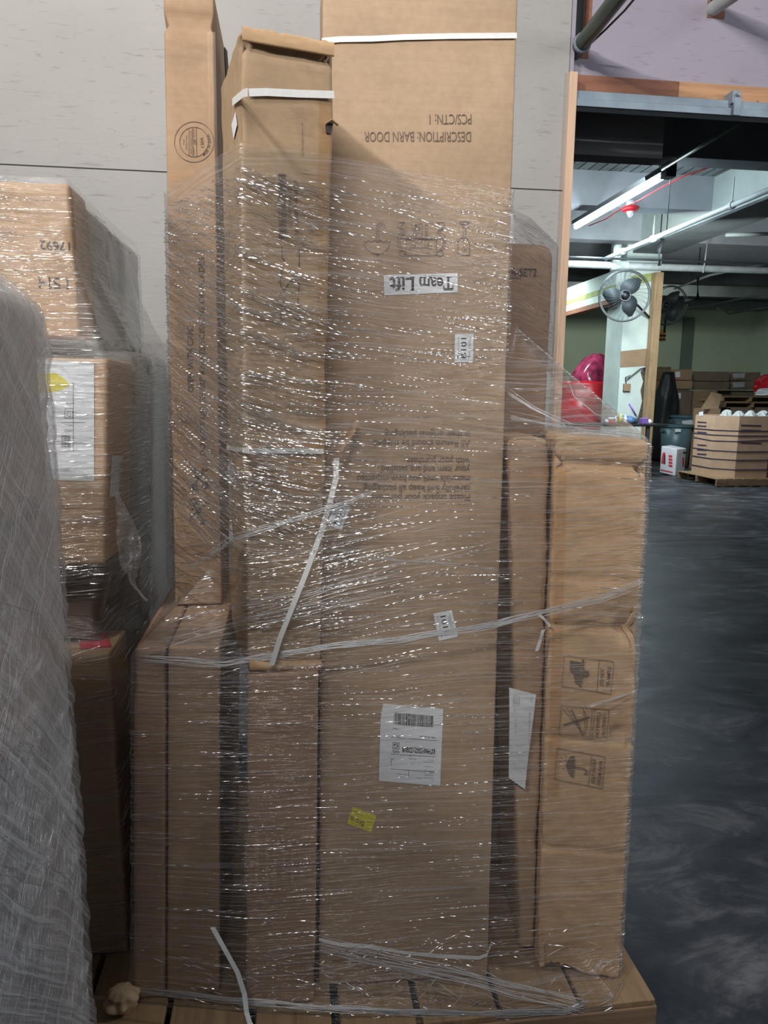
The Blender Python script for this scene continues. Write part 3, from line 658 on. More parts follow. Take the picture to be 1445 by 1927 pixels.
# octagonal bin
e = empty('pallet_bin', (7.57, 11.42, 0.14)); tag(e, 'large open eight-sided cardboard bin strapped with dark bands on a pallet', 'bin')
bx0, bx1, by0, by1, cc = 7.02, 8.13, 10.86, 11.97, 0.27
out = [(bx0, by1-cc), (bx0, by0+cc), (bx0+cc, by0), (bx1-cc, by0), (bx1, by0+cc), (bx1, by1-cc), (bx1-cc, by1), (bx0+cc, by1)]
cx_, cy_ = (bx0+bx1)/2, (by0+by1)/2
V = []; Fs = []; zz = [0.14, 0.45, 0.75, 1.16]
for z in zz:
    for s_ in (1, 0.985):
        for (x, y) in out: V.append((cx_+(x-cx_)*s_, cy_+(y-cy_)*s_, z))
for k in range(len(zz)-1):
    for j in range(8):
        a, b_ = k*16+j, k*16+(j+1) % 8; Fs.append((b_, a, a+16, b_+16)); a += 8; b_ += 8; Fs.append((a, b_, b_+16, a+16))
for j in range(8):
    a = 48+j; b_ = 48+(j+1) % 8; Fs.append((b_, a, a+8, b_+8)); a = j; b_ = (j+1) % 8; Fs.append((a, b_, b_+8, a+8))
link('bin_wall', V, Fs, M['kraft_pink'], e)
for k, z in enumerate((0.28, 0.44, 0.58, 0.76, 0.84, 0.92)):
    b = MB(); pts = [(cx_+(x-cx_)*1.006, cy_+(y-cy_)*1.006, z+0.02*math.sin(j*1.3+k)*(k == 3)) for j, (x, y) in enumerate(out+out[:1])]
    b.tube(pts, 0.008, 5); b.build('band', M['navy_ink'], e)
fb = Face(Vector((bx0-0.004, 0, 0)), Vector((-1, 0, 0)))
dg = Vector((-1, -1, 0)).normalized(); fd = Face(Vector((bx0, by0+cc, 0))+dg*0.004, dg); ff = Face(Vector((0, by0-0.004, 0)), Vector((0, -1, 0)))
q = [(1315, 776), (1323, 774), (1323, 782), (1315, 783)]; quad(fb, q, 'small_label', M['paper'], e)
b = MB()
for yy in (793, 800, 812, 836, 845, 853): b.poly([fb.at(1312, yy), fb.at(1329, yy+1), fb.at(1329, yy+3), fb.at(1312, yy+2)], fb.n, 0.002)
for yy in (799, 808, 832): b.poly([ff.at(1394, yy), ff.at(1432, yy+1), ff.at(1432, yy+3), ff.at(1394, yy+2)], ff.n, 0.002)
b.build('printed_text', M['navy_ink'], e)
for k in range(9):
    cx2 = bx0+0.25+0.075*k; b_ = lump('film_scrap', (cx2, 11.2+0.12*math.sin(k*2.1), 1.0), 0.10, 0.12, 0.22+0.04*math.sin(k*1.7), M['pipe_dull'], lambda t: (1-t**2)**0.5+0.02, None, k*3.1, 0.5)
    tag(b_, 'crumpled grey film scrap poking out of the open cardboard bin', 'plastic scrap', 'film scraps in the cardboard bin')
b = MB(); b.box((bx0+0.22, 11.05, 0.165), (bx1-0.22, 11.78, 1.0)); o = b.build('fill', M['pipe_dull'], None); o.name = 'bin_filling'; tag(o, 'bulk of grey plastic waste inside the open cardboard bin', 'plastic waste')
# extinguisher carton
ex = ATZ(1270, 896, 0); exy = ex.y
A_ = Carton('extinguisher_carton', AT(1241, 889, exy+0.25), AT(1270, 896, exy), AT(1241, 889, exy+0.25)+Vector((0, 0, 0.50)), AT(1270, 896, exy)+Vector((0, 0, 0.50)), (0.33, 0.25, 0), M['boxwhite'], 'white carton printed with a red fire extinguisher beside the bin', r=0.01, step=0.1)
for p_ in A_.c+A_.t: pass
f = A_.face('f', 0.004)
quad(f, [(1244, 870), (1246, 855), (1249, 850), (1252, 853), (1252, 873), (1245, 872)], 'extinguisher_print', M['red_ink'], A_.parent)
quad(f, [(1249, 856), (1252, 855), (1252, 873), (1249, 873)], 'nozzle_print', M['ink'], A_.parent, 0.001)
b = MB()
for yy in (856, 862, 868, 874): b.poly([f.at(1258, yy), f.at(1265, yy+1), f.at(1265, yy+5), f.at(1258, yy+4)], f.n, 0.001)
b.poly([f.at(1243, 883), f.at(1266, 888), f.at(1266, 890), f.at(1243, 885)], f.n, 0.001)
b.build('red_text_blocks', M['red_ink'], A_.parent)
f = A_.face('r', 0.004)
quad(f, [(1284, 861), (1287, 861), (1287, 877), (1284, 877)], 'extinguisher_print', M['red_ink'], A_.parent)
quad(f, [(1285, 850), (1292, 850), (1292, 853), (1285, 853)], 'hand_hole', M['ink'], A_.parent)
# bins and bag
def can(name, c, r0, r1, h, mat, label, cat='bin'):
    e = empty(name, c); tag(e, label, cat); c = Vector(c)
    b = MB(); b.tube([c, c+Vector((0, 0, h*0.5)), c+Vector((0, 0, h))], lambda t: r0+(r1-r0)*t, 28); b.build('drum', mat, e, smooth=True)
    b = MB(); b.tube([c+Vector((0, 0, h-0.02)), c+Vector((0, 0, h+0.03))], r1*1.07, 28); b.build('rim', mat, e)
    for sg in (-1, 1):
        b = MB(); b.box((c.x+sg*r1*1.0-0.02, c.y-0.08, c.z+h*0.86), (c.x+sg*r1*1.14+0.02, c.y+0.08, c.z+h*0.93)); b.build('handle', mat, e)
    return e
cp = AT(1283, 870, 13.6)
k1 = can('trash_can', (cp.x, 13.9, 0), 0.26, 0.30, 0.86, M['tealcan'], 'dark teal plastic trash can behind the white extinguisher carton')
fz = Face(Vector((0, 13.9-0.31, 0)), Vector((0, -1, 0))); quad(fz, [(1270, 807), (1281, 807), (1281, 813), (1270, 813)], 'paper_label', M['paper'], k1)
cp = AT(1290, 800, 14.9)
k1 = can('trash_can', (cp.x, 14.9, 0), 0.28, 0.32, 1.02, M['tealcan'], 'teal trash can further back with a white paper label')
fz = Face(Vector((0, 14.9-0.34, 0)), Vector((0, -1, 0))); quad(fz, [(1283, 792), (1302, 790), (1304, 800), (1284, 800)], 'paper_label', M['paper'], k1)
cp = AT(1252, 780, 15.4); o = lump('black_wrapped_item', (cp.x-0.0, 15.4, 0), 0.24, 0.24, AT(1255, 700, 15.4).z, M['black'], lambda t: (1 if t < 0.72 else 1-0.55*((t-0.72)/0.28)), None, 4, 0.15); tag(o, 'tall black wrapped bundle standing right of the timber post', 'bundle')
# table and clutter
TY = 12.0; tz = AT(1190, 797, TY).z; xa, xb = AT(1062, 797, TY).x, AT(1241, 797, TY).x
e = empty('work_table', ((xa+xb)/2, TY, 0)); tag(e, 'black-topped work table crowded with small bottles in front of the column', 'table')
b = MB(); b.box((xa, TY-0.3, tz-0.04), (xb, TY+0.35, tz)); b.build('table_top', M['black'], e, bevel=0.006)
for (lx, ly) in ((xa+.05, TY-.25), (xb-.35, TY-.25), (xa+.05, TY+.3), (xb-.05, TY+.3)):
    b = MB(); b.box((lx-.025, ly-.025, 0), (lx+.025, ly+.025, tz-.04)); b.build('leg', M['darkpipe'], e)
specs = [('jar', 1141, 795, .035, .08, 'white', 'small white jar at the left end of the black work table'), ('tub', 1150, 795, .06, .11, 'redtape', 'red and white tub on the black work table'),
         ('bottle', 1158, 796, .03, .13, 'paper', 'white bottle right of the red tub on the work table'), ('bottle', 1167, 796, .035, .17, 'yellow', 'yellowish bottle on the work table'),
         ('bottle', 1176, 796, .035, .15, 'white', 'pale bottle beside the yellowish one on the work table'), ('can', 1186, 796, .05, .12, 'blue', 'blue can in the middle of the work table'),
         ('bottle', 1196, 797, .03, .14, 'tealcan', 'dark teal bottle under the column on the work table'), ('pack', 1211, 797, .06, .10, 'purple', 'purple pack near the right end of the work table'),
         ('bottle', 1222, 797, .04, .08, 'white', 'low white bottle at the right end of the work table')]
for (nm, px, py, r0, h, mk, lb) in specs:
    c = AT(px, py, TY-0.1); c.z = tz
    if nm == 'tub':
        root = empty(nm, c); tag(root, lb, 'container'); q = MB(); q.tube([c, c+Vector((0, 0, h*.55))], r0, 14); q.build('body', M['redtape'], root, smooth=True)
        q = MB(); q.tube([c+Vector((0, 0, h*.55)), c+Vector((0, 0, h))], r0*1.05, 14); q.build('lid', M['white'], root, smooth=True); continue
    q = MB()
    if nm == 'pack': q.box((c.x-r0, c.y-r0, c.z), (c.x+r0, c.y+r0, c.z+h)); o = q.build(nm, M[mk], bevel=0.008)
    else:
        q.tube([c, c+Vector((0, 0, h*.6)), c+Vector((0, 0, h*.75)), c+Vector((0, 0, h*.78)), c+Vector((0, 0, h))], lambda t: r0 if t < .3 else (r0*.75 if t < .6 else r0*.45), 12); o = q.build(nm, M[mk], smooth=True)
    tag(o, lb, 'container')
c = AT(1178, 790, TY+0.1); o = lump('cloth_heap', (c.x, TY+0.15, tz), 0.2, 0.12, 0.14, M['blue'], lambda t: (1-t**2)**0.5+0.03, None, 9, 0.5); tag(o, 'crumpled blue cloth heap at the back of the work table', 'cloth')
q = MB(); q.tube([AT(1198, 785, TY+.05), AT(1184, 760, TY+.05)], 0.018, 8); o = q.build('stick', M['purple'], smooth=True); tag(o, 'dark stick leaning up out of the clutter on the work table', 'stick')
# amber sign on the far wall
a_, b_ = AT(1241, 620, 16), AT(1252, 642, 16); q = MB(); q.box((a_.x, 16, b_.z), (b_.x, 16.12, a_.z)); e = q.build('wall_box', M['amber'], bevel=0.01); tag(e, 'small amber box with dark stripes beside the timber post', 'box')
q = MB(); q.box((a_.x, 15.99, (a_.z+b_.z)/2-0.03), (b_.x, 16.0, (a_.z+b_.z)/2+0.01)); q.box((a_.x, 15.99, b_.z+.02), (b_.x, 16.0, b_.z+.06)); q.build('stripe', M['ink'], e)
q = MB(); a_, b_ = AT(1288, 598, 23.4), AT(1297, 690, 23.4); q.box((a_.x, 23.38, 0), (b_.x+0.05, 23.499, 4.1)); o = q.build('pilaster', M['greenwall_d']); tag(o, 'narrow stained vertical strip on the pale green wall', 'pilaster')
# far cartons in stacks
stk = [  # px0,px1,ytop,ybot,Y,depth,mat,label
    (1236, 1262, 690, 708, 16.6, .6, 'kraft_dark', 'small dark carton right beside the timber post, upper of two'),
    (1236, 1260, 709, 734, 16.6, .6, 'kraft_dark', 'small dark carton right beside the timber post, lower of two'),
    (1236, 1260, 735, 800, 16.6, .6, 'kraft_dark', 'dark tall carton under the two small ones beside the timber post'),
    (1261, 1302, 695, 715, 15.5, 1.0, 'kraft_d', 'flat brown carton with a white label topmost left on the far stack'),
    (1260, 1303, 716, 732, 15.45, 1.0, 'kraft_d', 'flat brown carton directly under the labelled topmost left one'),
    (1304, 1372, 699, 717, 15.9, 1.0, 'kraft_dark', 'long dark carton in the top row of the far stack, middle'),
    (1304, 1372, 718, 733, 15.9, 1.0, 'kraft_dark', 'long dark carton in the second row of the far stack, middle'),
    (1373, 1430, 700, 716, 16.1, 1.0, 'kraft_dark', 'dark carton with pale film in the top row of the far stack, right'),
    (1373, 1430, 717, 733, 16.1, 1.0, 'kraft_dark', 'dark carton with pale film in the second row of the far stack, right'),
    (1265, 1298, 735, 800, 15.6, .8, 'kraft_dark', 'tall dark carton with a paper sheet under the left flat cartons'),
    (1299, 1345, 735, 800, 15.8, .8, 'kraft_d', 'big open brown carton behind the strapped bin'),
    (1346, 1445, 735, 800, 16.3, .8, 'kraft_dark', 'wide dark carton supporting the right side of the far stack')]
for k, (xa_, xb_, ya_, yb_, yy, dd, mk, lb) in enumerate(stk):
    p0 = AT(xa_, yb_, yy); p1 = AT(xb_, yb_, yy); p2 = AT((xa_+xb_)/2, ya_, yy); zb_ = p0.z if ya_ < 734 else 0.0
    c_ = Carton('carton', (p0.x, yy, zb_), (p1.x, yy, zb_), (p0.x, yy, p2.z), (p1.x, yy, p2.z), (0.0, dd, 0), M[mk], lb, group='cartons in the far stack', r=0.012, step=0.15, amp=0.006, seed=k)
    f = c_.face('f', 0.006)
    if k in (3, 9): quad(f, [((xa_*2+xb_)/3-4, ya_+5), ((xa_*2+xb_)/3+5, ya_+4), ((xa_*2+xb_)/3+5, ya_+15), ((xa_*2+xb_)/3-4, ya_+15)], 'paper_label', M['paper'], c_.parent)
    if k in (7, 8): quad(f, [(1378, ya_+3), (1402, ya_+2), (1400, ya_+11), (1380, ya_+12)], 'film_label', M['pipe_dull'], c_.parent)
# leaning brown board between the stack and the bin
q = MB(); q.poly([AT(1320, 770, 13.2), AT(1352, 770, 13.2), AT(1358, 742, 13.6), AT(1340, 738, 13.6)], (0, 1, 0), 0.03); o = q.build('leaning_flap', M['kraft_d']); tag(o, 'slanting brown cardboard flap behind the left rim of the bin', 'cardboard')
q = MB(); q.box((AT(1337, 769, 13.2).x, 13.2, 0), (AT(1356, 769, 13.2).x, 13.8, AT(1340, 769, 13.2).z)); o = q.build('carton', M['kraft_d']); tag(o, 'open brown carton right behind the left rim of the strapped bin', 'carton')
pz = AT(1400, 756, 13.9).z
pallet('pallet', AT(1364, 750, 13.9).x, 13.9, AT(1364, 750, 13.9).x+1.3, 14.9, 'spare wooden pallet lying on goods behind the strapped bin', z=AT(1364, 768, 13.9).z, along='x', n=6, hh=0.12)
pallet('pallet', AT(1364, 750, 13.9).x-0.02, 13.95, AT(1364, 750, 13.9).x+1.28, 14.9, 'upper spare pallet stacked on the other behind the strapped bin', z=AT(1364, 768, 13.9).z+0.12, along='x', n=6, hh=0.12)
x_ = AT(1364, 750, 13.9).x
q = MB(); q.box((x_+0.2, 13.98, 0), (x_+1.2, 14.8, AT(1364, 768, 13.9).z)); o = q.build('carton', M['kraft_dark']); tag(o, 'dark brown carton beneath the two spare pallets', 'carton')
o = lump('red_wrapped_bundle', (AT(1448, 715, 14.75).x, 14.75, AT(1448, 738, 14.75).z), 0.25, 0.3, 0.40, M['red_cover'], lambda t: (1-t**3)**0.5+0.02, None, 12, 0.3); tag(o, 'small red film bundle at the right edge on the spare pallets', 'bundle')
o = lump('white_film_bundle', (AT(1446, 735, 14.3).x, 14.3, AT(1446, 744, 14.3).z), 0.26, 0.14, 0.16, M['white'], lambda t: (1-t**3)**0.5+0.02, None, 15, 0.3); tag(o, 'white film bundle at the right edge below the red one', 'bundle')

# ================================================================== MAIN LOAD
Z0 = 0.14
PX0, PX1, PY0, PY1 = -0.47, 0.815, 1.315, 2.35
pallet('pallet', PX0, PY0, PX1, PY1, 'rough wooden pallet carrying the tall film-wrapped cartons in front', along='y', n=7)
cart = {}
def P(px, py, y): return AT(px, py, y)
# left pair of low cartons
yb, yt = 1.455, 1.42
zt = 0.985
def pt(px, py, y, z=None):
    v = AT(px, py, y)
    if z is not None: v = Vector((v.x, v.y, z))
    return v
cart['a'] = Carton('carton', pt(248, 1862, yb, Z0), pt(311, 1868, yb, Z0), pt(250, 1222, yt, zt), pt(314, 1222, yt, zt), (0, 0.62, 0), M['kraft_dark2'] if 'kraft_dark2' in M else M['kraft_d'],
                   'narrow brown carton, leftmost of the low ones on the front pallet', r=0.010, seed=1, dents=((0.03, 0.8, 0.05, 0.006, 'f'),))
cart['b'] = Carton('carton', pt(313, 1868, yb, Z0), pt(414, 1875, yb, Z0), pt(316, 1222, yt, zt), pt(415, 1222, yt, zt), (0, 0.60, 0), M['kraft_b'],
                   'low brown carton under the carton marked with knives warning', r=0.006, seed=2)
# box 1: tall carton standing on the low pair
y1 = 1.70
cart['1'] = Carton('tall_carton', pt(329, 1130, y1, zt+0.003), pt(418, 1130, y1, zt+0.003), pt(306, -18, y1, 2.33), pt(403, -18, y1, 2.33), (0.0, 0.20, 0), M['kraft_b'],
                   'tall thin carton, leftmost, marked not to use knives or blades', r=0.005, seed=3, grooves=((1.285, 0.005, 0.010),), dv1=(0.0, 0.42, 0))
# lower printed carton and box 2 on it
cart['c'] = Carton('carton', pt(461, 1868, 1.40, Z0), pt(592, 1868, 1.40, Z0), pt(465, 1262, 1.405, 0.925), pt(600, 1262, 1.405, 0.925), (0, 0.45, 0), M['kraft_d'],
                   'lower brown carton with pale vertical printing beneath the battered tall one', r=0.006, seed=4, dents=((0.12, 0.05, 0.04, 0.008, 'f'),))
be = R(12.5)
def rotw(w): return Vector((w*math.cos(be), w*math.sin(be), 0))
f0 = pt(467, 1255, 1.415, 0.930); f1 = pt(451, 62, 1.315, 2.095)
g0 = ATX(600, 1250, 0); 
w0 = (pt(604, 1250, 1.445).x-f0.x)/math.cos(be); w1 = (pt(633, 65, 1.345).x-f1.x)/math.cos(be)
dvv = Vector((-math.sin(be), math.cos(be), 0))*0.25
cart['2'] = Carton('tall_carton', f0, f0+rotw(w0), f1, f1+rotw(w1), dvv, M['kraft_c'],
                   'battered tall carton with torn top flap and barcode, second from left', r=0.007, seed=5, amp=0.0028, step=0.012,
                   grooves=((1.150, 0.006, 0.012), (1.135, 0.03, 0.004)), dents=((0.02, 1.02, 0.03, 0.004, 'f'), (0.13, 0.86, 0.015, 0.010, 'f'), (0.05, 0.25, 0.05, 0.006, 'f'), (0.12, 0.62, 0.05, 0.004, 'f')))
# box 3: the widest and tallest
cart['3'] = Carton('tall_carton', pt(600, 1838, 1.445, Z0), pt(917, 1845, 1.425, Z0), pt(607, -40, 1.59, 2.33), pt(976, -40, 1.57, 2.33), (0, 0.13, 0), M['kraft'],
                   'widest tall carton in the centre, printed upside down with team lift', r=0.005, seed=6, amp=0.001)
# right side cartons
cart['s'] = Carton('carton', (0.50, 1.80, Z0), (0.672, 1.80, Z0), (0.49, 1.80, 1.875), (0.670, 1.80, 1.875), (0, 0.16, 0), M['kraft_dark3'] if 'kraft_dark3' in M else M['kraft_d'],
                   'tall brown carton with rounded corners behind the right side of the centre one', r=0.034, seed=7, amp=0.002)
cart['d'] = Carton('carton', pt(975, 1830, 1.475, 0.16), pt(1004, 1830, 1.47, 0.16), pt(958, 832, 1.475, 1.405), pt(1040, 832, 1.465, 1.405), (0.03, 0.26, 0), M['kraft_b'],
                   'narrow recessed carton with a shipping sheet between centre and right cartons', r=0.012, seed=8, amp=0.004)
cart['e'] = Carton('carton', pt(1008, 1850, 1.418, Z0), pt(1166, 1850, 1.375, Z0), pt(1044, 832, 1.435, 1.412), pt(1224, 838, 1.385, 1.405), (0.10, 0.40, 0), M['kraft_e'],
                   'wide brown carton on the right marked do not trample', r=0.012, seed=9, amp=0.0045, step=0.008,
                   grooves=((1.215, 0.010, 0.016), (0.86, 0.006, 0.008), (0.97, 0.005, 0.004), (0.60, 0.006, 0.005), (0.33, 0.005, 0.004)),
                   dents=((0.17, 0.86, 0.03, 0.02, 'f'), (0.16, 0.62, 0.02, 0.012, 'f'), (0.05, 0.02, 0.05, 0.015, 'f')))

# ---- print and labels: box 3
f = cart['3'].face('f'); K = cart['3'].parent
text(f, 'PCS/CTN: 1', (887, 215), (808, 215), (0, 19), parent=K, mat=M['ink_soft'])
text(f, 'DESCRIPTION: BARN DOOR', (886, 248), (685, 248), (0, 19), parent=K, mat=M['ink_soft'])
for i, (s_, x1_, yy) in enumerate((('Please unpack your purchase', 698, 930), ('carefully and keep all packaging', 684, 913), ('materials until you have inspected', 672, 895), ('your item and are satisfied', 718, 877), ('with your purchase.', 762, 861), ('All Return should be shipped', 704, 828), ('in their original packaging.', 721, 811))):
    text(f, s_, (884, yy), (x1_, yy), (0, 12.5), parent=K, mat=M['ink_soft'], bold=0.012)
# pictograms (drawn upside down as printed)
gl_ = [[(862, 417)]+[(866+2*k, 421+1.5*math.sin(k*0.6)) for k in range(0, 9)]+[(884, 417), (862, 417)], [(871, 424), (871, 446)], [(876, 424), (876, 446)],
       [(861, 480), (861, 456), (865, 450), (871, 447), (876, 447), (880, 451), (883, 456), (883, 480), (861, 480)], [(873, 464), (877, 469), (873, 472), (878, 477)]]
um = [arc(710, 453, 25, 0, 180, 18), [(685, 453), (690, 457), (694, 452), (700, 456), (705, 452), (710, 456), (716, 452), (721, 456), (727, 452), (731, 457), (735, 453)], [(709, 452), (709, 425), (713, 420), (718, 419), (723, 423), (724, 428)], [(713, 452), (713, 428), (715, 424), (719, 424)], [(708, 479), (712, 481)]]
tl = [[(764, 451), (764, 481), (821, 481), (821, 451), (764, 451)], [(751, 419), (761, 419), (754, 428), (763, 437), (756, 444), (752, 452), (754, 465), (758, 470)], [(749, 421), (750, 428), (758, 437), (750, 442), (748, 454), (750, 466), (756, 473)], arc(757, 477, 5.5, 0, 360, 14),
      [(834, 419), (823, 419), (832, 428), (822, 437), (830, 444), (835, 452), (832, 465), (828, 470)], [(836, 421), (835, 428), (827, 437), (836, 442), (838, 454), (836, 466), (830, 473)], arc(828, 477, 5.5, 0, 360, 14),
      [(781, 423), (784, 423), (784, 443), (781, 443), (781, 423)], [(789, 421), (794, 421), (794, 444), (789, 444), (789, 421)], [(801, 423), (804, 423), (804, 443), (801, 443), (801, 423)], [(754, 449), (832, 449)]]
strokes(f, gl_+um+tl, 1.1, 'printed_symbols', M['ink_soft'], K)
text(f, 'TEAM LIFT', (814, 462), (770, 462), (0, 7), parent=K, mat=M['ink_soft'])
lab = quad(f, [(722, 517.5), (861, 514), (861, 550), (723, 556)], 'team_lift_label', M['paper'], K)
f2 = f.up(0.0006); b = MB()
def serif_word(face, b, s, p0, p1, cap):
    text(face, s, p0, p1, cap, into=b, bold=0.02)
serif_word(f2, b, 'Team', (852, 522.5), (789, 522.5), (0, 24)); serif_word(f2, b, 'Lift', (779, 523), (733, 524), (0, 24))
for (x, y, w, h) in ((844, 521.5, 10, 2), (776, 521.5, 8, 2), (776, 546, 8, 2), (757, 522, 8, 2), (747, 522, 8, 2), (736, 522, 7, 2), (852, 541, 2, 7), (835, 541, 2, 7), (802, 521.5, 6, 2), (794, 521.5, 6, 2), (809, 521.5, 6, 2)):
    b.poly([f2.at(x-w/2, y-h/2), f2.at(x+w/2, y-h/2), f2.at(x+w/2, y+h/2), f2.at(x-w/2, y+h/2)], f2.n, 0.0003)
b.build('printed_text', M['ink'], lab)
def b101(face, q, name, word='B101', par=None):
    l = quad(face, q, name, M['paper'], par); g = face.up(0.0006)
    def u(a, c):  # a along top edge q0->q1, c down q0->q3
        A0, A1, A2, A3 = [Vector(t) for t in q]; t0 = A0.lerp(A1, a); t1 = A3.lerp(A2, a); r = t0.lerp(t1, c); return (r.x, r.y)
    b = MB(); p0, p1 = u(0.62, 0.86), u(0.62, 0.14); pc = u(0.34, 0.86); text(g, word, p0, p1, (pc[0]-p0[0], pc[1]-p0[1]), into=b, bold=0.01)
    for (a0, a1, c0_, c1_) in ((0.16, 0.20, 0.88, 0.76), (0.20, 0.21, 0.7, 0.1), (0.76, 0.775, 0.9, 0.2), (0.84, 0.85, 0.8, 0.1)):
        b.poly([g.at(*u(a0, c0_)), g.at(*u(a1, c0_)), g.at(*u(a1, c1_)), g.at(*u(a0, c1_))], g.n, 0.0003)
    b.build('printed_text', M['ink'], l); return l
b101(f, [(856, 629), (891, 628), (890, 681), (855, 682)], 'lot_sticker', par=K)
b101(f, [(815, 1155), (850, 1148), (862, 1198), (826, 1206)], 'lot_sticker', par=K)
# shipping label
lq = [(721, 1324), (834, 1334), (828, 1479), (713, 1469), (716, 1352)]
lab = quad(f, lq, 'shipping_label', M['paper'], K); g = f.up(0.0006); b = MB()
barcode(g, (742, 1341), (816, 1347), (741.5, 1362.5), 42, '', None, None, 3, into=b)
text(g, '9632 0019 6 (000 000 0000) 0 00 7396 7396 9175', (807, 1366), (756, 1362), (0, 2.6), into=b); text(g, '11801', (751, 1370), (739, 1369), (0, 3.5), into=b)
text(g, 'TRK#  7396 7396 9175', (819, 1387), (790, 1384), (0, 3), into=b, bold=.02); text(g, '9622 0019', (752, 1384), (738, 1383), (0, 3), into=b)
for ln in (((736, 1387.5), (822, 1394)), ((735, 1419), (819, 1424)), ((735, 1447), (819, 1453)), ((769, 1450), (769, 1464)), ((736, 1428), (736, 1441)), ((736, 1428.5), (742, 1428.5))):
    (x0_, y0_), (x1_, y1_) = ln; dx, dy = (0, .4) if abs(x1_-x0_) > 2 else (.4, 0)
    b.poly([g.at(x0_-dx, y0_-dy), g.at(x1_-dx, y1_-dy), g.at(x1_+dx, y1_+dy), g.at(x0_+dx, y0_+dy)], g.n, 0.0003)
rg = random.Random(5)
for r_i in range(9):
    for c_i in range(44):
        if rg.random() < 0.52 or c_i < 1 or c_i > 42:
            x = 757+c_i*1.40; y = 1405+r_i*1.15+c_i*0.10
            b.poly([g.at(x, y), g.at(x+1.4, y+.1), g.at(x+1.4, y+1.3), g.at(x, y+1.2)], g.n, 0.0003)
text(g, 'FedEx', (751, 1413), (738, 1412), (0, 4.5), into=b, bold=.02)
text(g, 'G', (749, 1400), (741, 1399.5), (0, 8), into=b, bold=.02)
for (xx, yy, w_) in ((816, 1430, 12), (816, 1434, 20), (816, 1443, 18), (817, 1451, 20), (816, 1455, 19), (816, 1459, 17), (816, 1464, 18), (816, 1467, 6), (784, 1428, 14), (766, 1457, 20), (794, 1464, 12), (774, 1422, 5)):
    text(g, 'Warehouse shipping rd'[:max(4, int(w_))], (xx, yy), (xx-w_, yy-w_*.08), (0, 1.8), into=b)
b.build('printed_text', M['ink'], lab)
strokes(g, [[(739.5, 1397), (751, 1398), (750.7, 1410), (739, 1409), (739.5, 1397)]], 1.0, 'service_box', M['ink'], lab)
lab = quad(f, [(664, 1518.5), (708, 1535), (698, 1566), (653, 1549)], 'yellow_sticker', M['yellow'], K); b = MB()
text(g, '701-1010SQ', (658, 1543), (684, 1554), (2.5, -8), into=b, bold=.02)
for (a0, a1) in (((664, 1526), (674, 1529)), ((664, 1529), (682, 1536)), ((694, 1540), (702, 1543)), ((660, 1549), (694, 1561)), ((688, 1545), (700, 1549))): text(g, 'lot goods line', a0, a1, (1, -1.8), into=b)
b.build('printed_text', M['ink'], lab)
# ---- strap helpers
def strap_on(face, pts, w, parent, lift=0.0015, name='strap'):
    b = MB(); P3 = [face.at(*p)+face.n*lift for p in pts]; d = (P3[-1]-P3[0]).normalized(); b.ribbon(P3, w, d.cross(face.n), face.n, 0.0010); return b.build(name, M['strap'], parent)
strap_on(f, [(606, 78), (640, 75), (700, 74), (760, 71), (850, 69), (972, 68)], 0.011, K)
b = MB(); pts = [f.at(*p)+f.n*0.006 for p in [(600, 1764), (640, 1774), (700, 1778), (760, 1789), (830, 1796), (900, 1799), (915, 1793), (922, 1775), (921, 1758)]]
b.ribbon(pts, lambda t: 0.006+0.003*math.sin(t*9)**2, (0, 0.3, 1), f.n, 0.001); b.build('strap', M['strap'], K)
# box 1 print
f = cart['1'].face('f'); K = cart['1'].parent
text(f, 'DO NOT USE SHARP KNIVES SCISSORS OR BLADES', (386, 857), (384, 484), (-10, 0), parent=K, mat=M['ink'], bold=0.015)
text(f, 'OPEN WITH CARE', (364, 738), (363, 613), (-11, 0), parent=K, mat=M['ink'], bold=0.015)
def scissors(cx, cy, s):
    return [[(cx-14*s, cy-16*s), (cx+10*s, cy+12*s)], [(cx+9*s, cy-20*s), (cx-8*s, cy+14*s)], [(cx-11*s, cy-19*s), (cx-5*s, cy-4*s)], [(cx+12*s, cy-16*s), (cx+2*s, cy+2*s)], arc(cx+13*s, cy+14*s, 6*s, 0, 360, 12), arc(cx-9*s, cy+17*s, 6*s, 0, 360, 12), arc(cx+13*s, cy+14*s, 3*s, 0, 360, 10), arc(cx-9*s, cy+17*s, 3*s, 0, 360, 10)]
strokes(f, scissors(374, 900, 0.95), 2.0, 'printed_symbols', M['ink'], K)
strokes(f, [[(357, 893), (391, 911)], [(358, 915), (391, 882)]], 1.2, 'printed_symbols', M['ink'], K)
strokes(f, [[(360, 940), (365, 938), (378, 962), (372, 966), (360, 940)], [(374, 964), (383, 983), (378, 985)], [(358, 975), (388, 945)], [(360, 960), (372, 950)], [(377, 985), (385, 984), (384, 975)]], 2.0, 'printed_symbols', M['ink'], K)
strokes(f, [arc(365, 267, 37, 0, 360, 48, 38), arc(365, 267, 27, 0, 360, 40, 28), [(362, 240), (363, 294)], [(369, 240), (370, 294)]], 0.8, 'printed_symbols', M['ink_soft'], K)
b = MB()
text(f, '130A', (384, 277), (382, 258), (-6, 0), into=b); text(f, '220', (369, 272), (368, 262), (-4.5, 0), into=b)
for i, (s_, x, y0_, y1_) in enumerate((('THIS', 347, 272, 262), ('DOUBLE WALL', 352, 281, 253), ('BOX MANUFACTURER CERT', 357, 292, 243), ('MEETS CONSTRUCTION', 361, 290, 245), ('EDGE TEST LIMIT', 366, 258, 242), ('SIZE GROSS WT', 366, 292, 276))): text(f, s_, (x, y0_), (x, y1_), (-2.6, 0), into=b)
